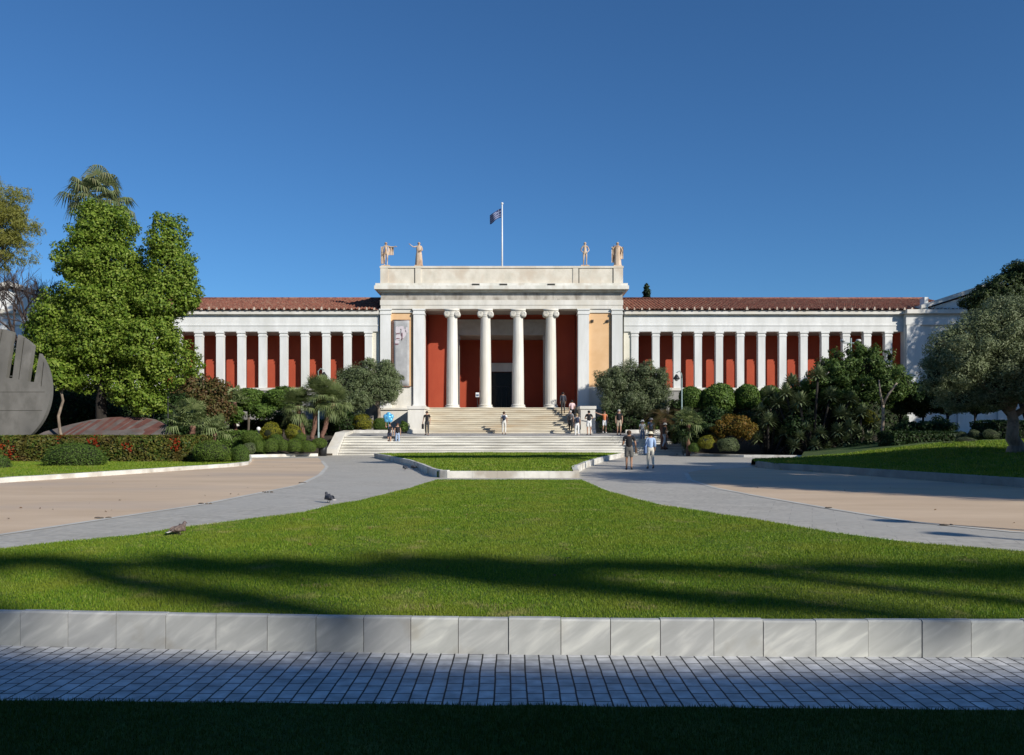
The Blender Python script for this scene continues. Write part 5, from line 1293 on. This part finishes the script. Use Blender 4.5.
ball(240.5,455.5,9,10.5,40.5,'narrow upright clipped shrub at the corner of the bed','box',None,n=5200,size=.1)
ball(249,448.5,6.5,6,46.5,'grey green ball behind the corner of the bed','olive',None)
ball(191,444,9,9,40.6,'rounded shrub closing the flowering hedge','box',None)
# right-hand garden
bush('orange_bush', [B(736,426,15,11,54),B(722,428,9,9,54),B(748,430,8,10,54)], 3400, .17, LV['rust'], 'orange and yellow tinged bush before the clipped round trees', nclump=60)
ball(728,445,10,7.5,53,'grey green clipped ball in front of the orange bush','olive',None)
ball(706,443,9,7,53.5,'yellowish low shrub near the grey bin','yellow',None)
ball(694,448,6,5,53.5,'small pale green shrub beside the grey bin','box',None)
ball(716,438,8,6,54.5,'dull shrub between the two low balls and the orange bush','rust',None)
bush('leafy_bush', [B(652,426,8,7,63),B(643,427,7,5,63)], 1500, .15, LV['box'], 'bright green bush at the foot of the dark olive tree')
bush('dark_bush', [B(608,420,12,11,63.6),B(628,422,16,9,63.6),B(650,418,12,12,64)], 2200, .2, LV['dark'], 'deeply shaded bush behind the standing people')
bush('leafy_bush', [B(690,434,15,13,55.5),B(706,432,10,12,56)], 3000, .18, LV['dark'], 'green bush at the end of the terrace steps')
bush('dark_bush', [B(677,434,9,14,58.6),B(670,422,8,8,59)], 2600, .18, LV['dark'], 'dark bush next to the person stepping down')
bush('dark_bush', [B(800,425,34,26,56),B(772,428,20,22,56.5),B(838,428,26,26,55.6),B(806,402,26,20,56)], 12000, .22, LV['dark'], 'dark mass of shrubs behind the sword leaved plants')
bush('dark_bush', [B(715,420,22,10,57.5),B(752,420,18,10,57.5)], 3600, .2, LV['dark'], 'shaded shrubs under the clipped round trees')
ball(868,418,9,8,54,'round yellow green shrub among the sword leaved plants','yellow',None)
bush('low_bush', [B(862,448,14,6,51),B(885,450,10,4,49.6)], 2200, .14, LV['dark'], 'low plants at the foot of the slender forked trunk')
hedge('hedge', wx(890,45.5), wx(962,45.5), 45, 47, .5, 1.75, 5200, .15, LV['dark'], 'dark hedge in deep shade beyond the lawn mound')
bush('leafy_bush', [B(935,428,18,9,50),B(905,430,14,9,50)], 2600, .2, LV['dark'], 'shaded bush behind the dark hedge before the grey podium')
for a in ((962,438,6,5.5,43,'small dark ball on the crest of the mound next to the hedge'),(974,436,8,5.5,42.5,'flat grey green ball on the crest of the mound'),(990,435,9,5,42,'pale cushion shaped shrub near the old olive trunk')): ball(*a,'dkolive','balls on the crest of the mound')
hedge('hedge', wx(985,48), wx(1110,48), 47.5, 49.5, .8, 2.4, 6000, .16, LV['dark'], 'dark hedge behind the old olive tree')
for k, a in enumerate(((966,441,11,3.5,40.5,'low grey ground plant on the crest before the hedge'),(948,445,9,3,40,'low grey ground plant on the crest nearest the forked trunk'))): ball(*a,'dkolive','low grey plants')

# ================================================================== SCULPTURES
D = 43.5; cx_, cy_ = P(-8,389,D).x, P(-8,389,D).z; k = D/F; ra, rb_ = 58.5*k, 61*k
n = 72; poly = [(cx_+ra*math.cos(2*PI*a/n), cy_+rb_*math.sin(2*PI*a/n)) for a in range(n)]
def slab_xz(poly, y0, y1):
    mb = MB(); n = len(poly); vs = [(x,y0,z) for x,z in poly]+[(x,y1,z) for x,z in poly]
    mb.add(vs, [tuple(range(n)), tuple(range(2*n-1,n-1,-1))]+[(q,n+q,n+(q+1)%n,(q+1)%n) for q in range(n)]); return mb
disc = slab_xz(poly, D, D+.28).build('disc_sculpture', M['concrete'], None, False, (cx_,D,cy_))
def px_quad(pts, y0, y1): return slab_xz([(P(x,y,D).x, P(x,y,D).z) for x,y in pts], y0, y1)
cut = MB()
for pts in (((6,378),(12.3,378),(18.5,330),(13,330)), ((27.5,381.5),(34,382),(42,340),(34,338)), ((-40,376),(-33,376),(-29,332),(-36,332))):
    m_ = px_quad(pts, D-.3, D+1.2); cut.add(m_.v, m_.f)
for pts in (((18.0,379.5),(19,379.5),(24.5,338),(23.3,338)), ((40.2,386.5),(41.4,386.5),(45,352),(43.8,352)), ((-2.5,352),(-1.5,352),(3.5,325),(2,325)), ((-20,378),(-19,378),(-14,326),(-15,326))):
    m_ = px_quad(pts, D-.3, D+.12); cut.add(m_.v, m_.f)
cu = cut.build('cutter', M['concrete'])
bo_ = disc.modifiers.new('slots','BOOLEAN'); bo_.operation = 'DIFFERENCE'; bo_.object = cu; bo_.solver = 'EXACT'
bpy.context.view_layer.update(); dg = bpy.context.evaluated_depsgraph_get()
nm = bpy.data.meshes.new_from_object(disc.evaluated_get(dg)); disc.modifiers.clear(); disc.data = nm; bpy.data.objects.remove(cu)
tag(disc, 'huge upright grey concrete disc with slots cut in its upper half', 'sculpture')
mb = MB()
for yy in (410.5, 392): pz = P(0,yy,D).z; mb.box(cx_-ra*.9, cx_+ra*(.86 if yy>400 else .9), D-.006, D+.01, pz-.012, pz+.012)
mb.build('seam', M['joint'], disc)
mb = MB(); mb.box(cx_-1.2,cx_+1.6,D+.02,D+.26,0,cy_-rb_*.93); mb.build('foot', M['concrete'], disc)
# fallen slab
slabm = surf('streaked_metal', (.11,.095,.088), (.19,.16,.15), 1.3, .65, .15, 20, (1,1,1), (.15,.075,.06), .8)
Ds = 46
pts = [(33,437),(45,431.5),(70,424.5),(90,420),(108,417.5),(125,416.6),(142,417),(156,419.5),(166,424),(168,431),(168,445),(100,452),(40,448)]
vs = []; 
front = [P(x,y,Ds+ (437-y)*.10) for x,y in pts]
mb = MB(); n = len(front); back = [p+Vector((.15,.8,-.75)) for p in front]
mb.add(front+back, [tuple(range(n-1,-1,-1)), tuple(range(n,2*n))]+[(q,(q+1)%n,n+(q+1)%n,n+q) for q in range(n)])
sl_ = mb.build('tilted_slab', slabm, None, False, front[0]); tag(sl_, 'low tilted oval slab with rusty brown streaks lying behind the flowering hedge', 'sculpture')
mb = MB()
ribm = surf('rusty_streaks', (.12,.05,.042), (.17,.08,.065), 2.5, .7, .1, 20)
nrm = (front[4]-front[0]).cross(front[9]-front[0]).normalized(); nrm = nrm if nrm.y < 0 else -nrm
import bisect
def top_y(x):
    for (xa,ya),(xb,yb_) in zip(pts[:9],pts[1:10]):
        if xa <= x <= xb: return ya+(yb_-ya)*(x-xa)/max(1e-6,xb-xa)
    return 430
for q in range(13):
    xa = 66+q*7.2; w_ = random.uniform(3,7); xb = xa+ random.uniform(14,24)
    ya_, yb_ = 440, top_y(min(165,xb))+1.0
    a, b, c, d = (P(x,y,Ds+(437-y)*.10)+nrm*.012 for x,y in ((xa-14,ya_),(xa-14+w_,ya_),(min(166,xb+w_),max(yb_,top_y(min(166,xb+w_))+1)),(min(165,xb),yb_)))
    if q not in (3,9): mb.add([a,b,c,d],[(0,1,2,3)])
mb.build('rusty_streak', ribm, sl_)

# ================================================================== STREET FURNITURE
def street_lamp(x, D, zb, ytop, yhead, xhead, label):
    X = wx(x,D); t = thing('street_lamp', (X,D,zb), label, 'street lamp'); zt_ = P(x,ytop,D).z; zh = P(x,yhead,D).z; xh = wx(xhead,D)
    mb = MB(); mb.tube([(X,D,zb-.1),(X,D,zb+.9),(X,D,zb+.92),(X,D,zt_-.5)],[.08,.08,.055,.045],10); mb.tube([(X,D,zt_-.5),(X-.03,D,zt_-.2),(X+(xh-X)*.4,D,zt_),(xh,D,zt_-.12)],[.045,.04,.035,.03],8); mb.build('pole', M['greypole'], t, True)
    mb = MB(); mb.lathe([(.05,.34),(.09,.28),(.2,.12),(.25,0),(.22,-.01)], (xh,D,zh-.15), 16); hd = mb.build('lamp_shade', M['darkmetal'], t, True)
    mb = MB(); mb.ell((xh,D,zh-.17), (.15,.15,.12), 12, 8); mb.build('lamp_glass', M['lampglass'], hd, True)
street_lamp(681.8, 58, .9, 371, 377, 676.5, 'street lamp with a curved arm and dark hood before the clipped round trees')
street_lamp(318.5, 60, .9, 368.5, 374.5, 324, 'street lamp with a dark hood showing against the pillars above the three palms')
D=58; X = wx(851,D); t = thing('twin_lamp_post', (X,D,.5), 'pale green post with two lamp heads above the upright leafy tree', 'street lamp')
mb = MB(); mb.tube([(X,D,.4),(X,D,P(0,338,D).z)],[.075,.05],10); mb.tube([(wx(843,D),D,P(0,343,D).z),(wx(859,D),D,P(0,343,D).z)],.03,6); mb.build('pole', M['greypole'], t, True)
for xx in (843,858.5):
    mb = MB(); c = P(xx,341,D); mb.lathe([(.05,-.09),(.15,-.05),(.19,.03),(.14,.11),(.04,.13)], tuple(c), 14); mb.build('lamp_head', M['lampglass'], t, True)
mb = MB(); mb.box(X-.09,X+.09,D-.14,D+.02,P(0,356,D).z-.16,P(0,356,D).z+.16); mb.build('camera_box', M['darkmetal'], t)
def bin_(x, y, D, w, h, m, label):
    c = P(x,y,D); t = thing('litter_bin', (c.x,c.y,c.z), label, 'litter bin'); k = D/F
    mb = MB(); r = w*k/2; mb.lathe([(r*.78,0),(r*.95,h*k*.9),(r*.9,h*k*.9),(r*.72,.1)], tuple(c), 18); mb.build('body', m, t, True)
    mb = MB(); mb.lathe([(r*1.06,h*k*.86),(r*1.08,h*k*.93),(r*1.0,h*k),(r*.85,h*k)], tuple(c), 18); mb.build('rim', m, t, True)
bin_(322.8,456.3,54.9,9.5,14.5,M['darkmetal'],'black litter bin at the corner of the bed below the palms')
bin_(685.5,455.5,56.3,8.5,13,surf('grey_bin',(.11,.12,.12),(.17,.175,.175),4,.4,metal=.3),'grey litter bin in the shade beside the end of the steps')
gl = thing('garden_lamp', tuple(P(258.5,442,54)), 'dark garden lamp with a white globe among the clipped balls', 'lamp'); c = P(258.5,442,54)
mb = MB(); mb.tube([(c.x,c.y,c.z),(c.x,c.y,c.z+.75)],.07,8); mb.build('post', M['darkmetal'], gl, True); mb = MB(); mb.ell((c.x,c.y,c.z+.86),.14,12,8); mb.build('globe', M['whitepaint'], gl, True)
for x, y, h_, lb_ in ((226,418,.75,'larger pale marble fragment among the shrubs before the grey podium'),(236,416,.45,'smaller pale marble fragment among the shrubs before the grey podium')):
    c = P(x,y,61.5); mb = MB(); v, f = skin_mesh([c+Vector((0,0,-.9)),c+Vector((.03,0,-.2)),c+Vector((-.08,0,h_*.4)),c+Vector((.12,0,h_*.5))],[(0,1),(1,2),(1,3)],[.3,.24,.14,.16]); mb.add(v,f)
    tag(mb.build('marble_fragment', M['marble'], None, True, c), lb_, 'stone fragment')
for xx, D_, lb_ in ((168,47,'thin dark post rising beside the end of the tilted slab'),(153.5,50,'thin dark post behind the tilted slab')):
    mb = MB(); X = wx(xx,D_); mb.tube([(X,D_,0),(X,D_,P(0,398,D_).z)],[.045,.03],8); mb.ell((X,D_,P(0,397.5,D_).z),.07,8,6); tag(mb.build('thin_post', M['darkmetal'], None, True, (X,D_,0)), lb_, 'post')

# ================================================================== PIGEONS
def pigeon(x, y, D, L, heading, label, body, wing, tail, head, peck=False):
    c = P(x,y,D); t = thing('pigeon', tuple(c), label, 'pigeon', 'pigeons'); t.rotation_euler = (0,0,heading); t.scale = (L/.33,)*3
    def put(name, mb, m, par=t):
        me = bpy.data.meshes.new(name); me.from_pydata([tuple(v) for v in mb.v], [], mb.f); me.materials.append(m); me.polygons.foreach_set('use_smooth',[True]*len(me.polygons)); o = bpy.data.objects.new(name, me); C.objects.link(o); o.parent = par; return o
    hz = (.20,.205) if not peck else (.12,.11)
    v, f = skin_mesh([(0,-.16,.085),(0,-.08,.10),(0,.01,.105),(0,.07,.125),(0,.095,hz[0]-.035),(0,.11,hz[0]),(0,.135,hz[0]-.002)],[(i,i+1) for i in range(6)],[.022,.052,.066,.058,.034,.03,.02],2,2)
    mb = MB(); mb.add(v,f)
    for sx_ in (-.025,.025):
        mb.tube([(sx_,.0,.06),(sx_,.01,.012)],.006,6)
        for a in (-.5,0,.5): mb.tube([(sx_,.01,.008),(sx_+.03*math.sin(a),.01+.03*math.cos(a),.004)],[.005,.003],5)
    mb.tube([(0,.145,hz[0]-.004),(0,.172,hz[0]-.014)],[.009,.003],6)
    bo = put('body', mb, body)
    mb = MB(); mb.ell((0,.112,hz[0]+.002),(.031,.034,.031),12,8); mb.ell((0,.098,hz[0]-.03),(.036,.036,.034),12,8); put('head', mb, head)
    for sx_ in (-1,1):
        mb = MB(); mb.ell((sx_*.058,-.035,.115),(.016,.105,.042),12,8); mb.tube([(sx_*.05,-.08,.11),(sx_*.035,-.19,.09)],[.022,.006],7); put('wing', mb, wing)
        mb = MB(); mb.ell((sx_*.029,.122,hz[0]+.006),.005,6,5); put('eye', mb, EYE)
    mb = MB(); mb.add([(-.02,-.13,.09),(.02,-.13,.09),(.042,-.25,.07),(-.042,-.25,.07),(-.02,-.13,.078),(.02,-.13,.078),(.042,-.25,.064),(-.042,-.25,.064)],[(0,1,2,3),(7,6,5,4),(0,4,5,1),(1,5,6,2),(2,6,7,3),(3,7,4,0)]); put('tail', mb, tail)
    return t
pb = surf('brown_feathers',(.10,.072,.062),(.22,.165,.145),28,.8); pw = surf('pale_feathers',(.55,.50,.46),(.66,.62,.58),30,.8); pg = surf('dark_feathers',(.035,.038,.048),(.07,.075,.09),40,.7); pg2 = surf('grey_feathers',(.12,.13,.15),(.2,.21,.23),40,.7)
D0 = 10.9; X0 = wx(179,D0); z0 = S*D0+.235
pigeon(179, HY-(z0-H)*F/D0, D0, .255, -.55, 'reddish brown pigeon with a white tail walking on the grass', pb, pb, pw, surf('grey_brown_feathers',(.12,.09,.09),(.22,.17,.16),40,.7))
g0 = G(329,500); pigeon(329, 502.5, 18.6, .34, .75, 'dark pigeon at the edge of the grass facing the path', pg, pg, pw, pg)
pigeon(405, 470, 34.6, .34, .6, 'dark pigeon pecking by the shaded kerb, the one farther from the grass tip', pg, pg2, pg, pg, True)
pigeon(413.5, 469.5, 35, .34, .9, 'dark pigeon pecking by the shaded kerb, the one nearer the grass tip', pg, pg, pg, pg, True)

# litter of dry leaves on the courts and lawn
n = 130; px = RNG.random(n)*40-20; py = 12+RNG.random(n)**1.5*30
pos = np.stack([px,py,S*py+.015],1); ok = in_poly(px,py,court_l) | in_poly(px,py,court_r); pos = pos[ok]
lx_ = RNG.random(60)*12-6; ly_ = 6.4+RNG.random(60)**1.4*14; k_ = in_poly(lx_, ly_, inset(inner,.3))
pos = np.concatenate([pos, np.stack([lx_[k_], ly_[k_], S*ly_[k_]+.262],1)])
nr_ = RNG.normal(size=pos.shape)*.4+np.array([0,0,1.2])
o = quads_object('dry_leaves', leaves_mesh(pos, nr_, .055, .6, .15), leafmat('dry_leaf', [(.16,.09,.04),(.24,.15,.07),(.10,.05,.025)], .1)); o['kind'] = 'stuff'; o['label'] = 'scattered dry leaves on the courts and the lawn'; o['category'] = 'leaves'
mb = MB()
for x, y in ((103,518.5),(205,504),(267,492.5),(302,483),(832,508.5),(949,525.5)):
    gx, gy = G(x,y)
    for q in range(4): mb.ell((gx+random.uniform(-.12,.12), gy+random.uniform(-.05,.05), S*gy+.012), (random.uniform(.03,.07),random.uniform(.03,.05),.018), 7, 5)
o = mb.build('leaf_litter', M['bark'], None, True); o['kind'] = 'stuff'; o['label'] = 'small heaps of leaf litter along the pale border'; o['category'] = 'leaves'

# ================================================================== WHAT STANDS BEHIND THE VIEWPOINT AND BESIDE THE FRAME
SUN = Vector((-1.46, 1.40, -1.0)).normalized()
bld = thing('apartment_building', (10,-30,-.1), 'long cream apartment block across the street behind the viewpoint', 'building')
mb = MB(); hb = 19.81; rot = -.012
def yb_(x): return -22.0 - .085*(x-29)
mb.add([(-70,yb_(-70),-.1),(110,yb_(110),-.1),(110,-46,-.1),(-70,-46,-.1),(-70,yb_(-70),hb),(110,yb_(110),hb),(110,-46,hb),(-70,-46,hb)],[(0,3,2,1),(4,5,6,7),(0,1,5,4),(1,2,6,5),(2,3,7,6),(3,0,4,7)])
mb.build('wall', M['cream'], bld)
def shadow_at(x, y, z):
    """point at height z on the sun ray that ends at ground point (x, y)"""
    t = z/-SUN.z; return (x-SUN.x*t, y-SUN.y*t, z)

mb = MB(); WN = MB()
for fl_i in range(6):
    for q in range(22):
        xx = -60+q*7.6; yy = yb_(xx); zz = 1.2+fl_i*3.05
        a = MB(); a.box(xx,xx+1.7,0,.12,zz,zz+1.6)
        WN.add([(x,y+yb_(x)+.02-.02*0,z) for x,y,z in a.v], a.f)
WN.build('window', M['darkglass'], bld)
pt = thing('roof_shadow_leaves', (25,-23,hb), 'added unseen leaves and posts above the roof edge, shaped to cast the lawn shadows', 'shadow caster')  # added and unseen: its leaves throw the branch-like shadows on the near lawn
def band(p0, p1, thick, n, seed_amp=.25):
    """leaves along a line so that their shadow is an uneven soft band"""
    t = RNG.random(n); a, b = np.array(p0), np.array(p1); pos = a + (b-a)*t[:,None]
    amp = thick*(.55+.45*np.sin(t*9+1)*np.sin(t*23))
    pos[:,2] += RNG.normal(size=n)*amp*.5 + seed_amp*np.sin(t*7.5+.6); pos[:,1] += RNG.normal(size=n)*.06
    return pos
ps = []
def limb_shadow(a, b, thick, n, amp):
    za, zb = (a[1]+22.6)/1.4, (b[1]+22.6)/1.4
    ps.append(band(shadow_at(a[0],a[1],za), shadow_at(b[0],b[1],zb), thick, n, amp))
limb_shadow((-6.6,9.0), (.2,8.5), .62, 2800, .10); limb_shadow((-1.5,8.6), (9,8.45), .58, 3300, .10)
limb_shadow((-1.3,8.3), (2.6,6.45), .5, 1700, .05); limb_shadow((2.0,8.2), (4.6,6.2), .55, 1700, .05)
limb_shadow((-4.4,8.1), (-1.7,6.5), .55, 1700, .05); limb_shadow((-6.5,7.6), (-4.2,6.6), .4, 600, .03)
pos = np.concatenate(ps)
quads_object('foliage', leaves_mesh(pos, RNG.normal(size=pos.shape), .26, .6), LV['dark'], pt)
mb = MB()
for q in range(14):
    xx = -8+q*5.2; yy = yb_(xx)-.5; mb.tube([(xx,yy,hb),(xx,yy,22.0)],.06,6)
mb.build('post', M['bark'], pt)
# trees just outside the frame, which shade the right-hand court
for a in (((21.5,15.5),9.0,[(0,0,0,4.2,4,2.6),(2.5,-2,.6,3,3,2.2),(-2,1.6,-.8,2.4,2.4,1.6)],'spreading tree beside the right hand court, just outside the photo'),
          ((20.5,23.0),8.4,[(0,0,0,2.2,2.6,1.6),(1.5,1.8,.5,2.2,2,1.5)],'smaller tree between the court and the lawn mound, just outside the photo'),
          ((33.0,42.5),10.5,[(0,0,0,3.4,3.2,3.0),(.5,-2.5,-2,3.0,2.6,2.2),(3,-5,-1,3.6,3,2.6)],'bushy tree beyond the lawn mound, just outside the photo'),
          ((24.0,24.0),6.6,[(0,0,0,3.2,3,1.5),(.8,-4.2,-.3,3.0,2.4,1.4),(2.6,-1.2,.2,2.6,2.4,1.5),(-.6,2.0,-.6,2,1.8,1.2)],'low spreading tree next to the lawn mound, just outside the photo'),
          ((47.6,54.6),16.2,[(-.2,0,.6,3.9,3.4,4.6),(6,-1.5,.8,5,4,4.5),(12,-3,-1,5,4,4.5),(.5,0,-5,3.4,3,2.6)],'tall dense tree near the end pavilion, outside the photo'),
          ((30.0,20.5),9.0,[(0,0,0,4.2,3.6,2.0),(-2.5,1.5,-1.2,2.6,2.2,1.5)],'wide tree beyond the court, just outside the photo'),
          ((28.5,9.5),10.5,[(0,0,0,4.5,3.5,2.2),(-3,2,-.5,3,2.5,1.5)],'tall street side tree by the court, just outside the photo')):
    (bx,by), hz, bls, lb_ = a
    tree('shade_tree', (bx,by,S*by), (bx,by,hz-2.2), .28, [(bx+q[0],by+q[1],hz+q[2],q[3],q[4],q[5]) for q in bls], {20.5: 8000, 33.0: 2000, 47.6: 42000}.get(bx, 17000), .32, LV['dark'], M['bark'], lb_, group='trees shading the court', clump=.34, nclump=110, rin=.4)
c = shadow_at(-1.5, 44.5, 19.5)
tree('umbrella_pine', (c[0],c[1],0), (c[0],c[1],17.6), .35, [(c[0],c[1],19.5,5.6,2.0,.42),(c[0]+4.6,c[1]+1,19.8,3.4,1.5,.36),(c[0]-3.6,c[1]-.8,19.2,3.4,1.2,.32)], 15000, .34, LV['pine'], M['bark'], 'tall flat topped pine outside the photo that shades the far lawn', clump=.4, nclump=120, rin=.2)
for (gx, gy), h_, lb_ in (((6.67,14.97),6.2,'tall lamp post beside the court, outside the photo, farther one'),((6.7,13.04),6.0,'tall lamp post beside the court, outside the photo, nearer one')):
    p = shadow_at(gx, gy, h_); t = thing('court_lamp', (p[0],p[1],0), lb_, 'street lamp')
    mb = MB(); mb.tube([(p[0],p[1],-.05),(p[0],p[1],h_)],[.09,.06],10); mb.build('pole', M['greypole'], t, True)
    mb = MB(); mb.lathe([(.05,.1),(.26,0),(.24,-.12),(.05,-.18)], p, 14); mb.build('lamp_head', M['darkmetal'], t, True)

# ================================================================== LIGHT, SKY, CAMERA
w = bpy.data.worlds.new('World'); SC.world = w; w.use_nodes = True
nt = w.node_tree; bg = nt.nodes['Background']; sky = nt.nodes.new('ShaderNodeTexSky'); sky.sky_type = 'NISHITA'; sky.sun_disc = False
el = math.asin(-SUN.z); az = math.atan2(-SUN.x, -SUN.y)
sky.sun_elevation = el; sky.sun_rotation = az; sky.altitude = 100; sky.air_density = 1.0; sky.dust_density = .05; sky.ozone_density = 10.0
tint = nt.nodes.new('ShaderNodeMixRGB'); tint.blend_type = 'MULTIPLY'; tint.inputs[0].default_value = 1; tint.inputs[2].default_value = (.89,1.02,1.0,1)
nt.links.new(sky.outputs[0], tint.inputs[1]); nt.links.new(tint.outputs[0], bg.inputs[0]); bg.inputs[1].default_value = .097
sun = bpy.data.lights.new('sun','SUN'); sun.energy = 4.6; sun.angle = R(.55); sun.color = (1,.95,.86)
so = bpy.data.objects.new('sun', sun); C.objects.link(so); so.rotation_euler = SUN.to_track_quat('-Z','Y').to_euler()
cam = bpy.data.cameras.new('camera'); co = bpy.data.objects.new('camera', cam); C.objects.link(co); SC.camera = co
co.location = (0,0,H); co.rotation_euler = (PI/2,0,0); cam.sensor_width = 36; cam.lens = 36*F/1024; cam.shift_y = (HY-377.5)/1024; cam.clip_start = .05; cam.clip_end = 2000
SC.view_settings.view_transform = 'Standard'; SC.view_settings.look = 'None'; SC.view_settings.exposure = 0.12; SC.view_settings.gamma = 1
SC.render.resolution_x = 1024; SC.render.resolution_y = 755
SC.cycles.max_bounces = 6; SC.cycles.transparent_max_bounces = 4
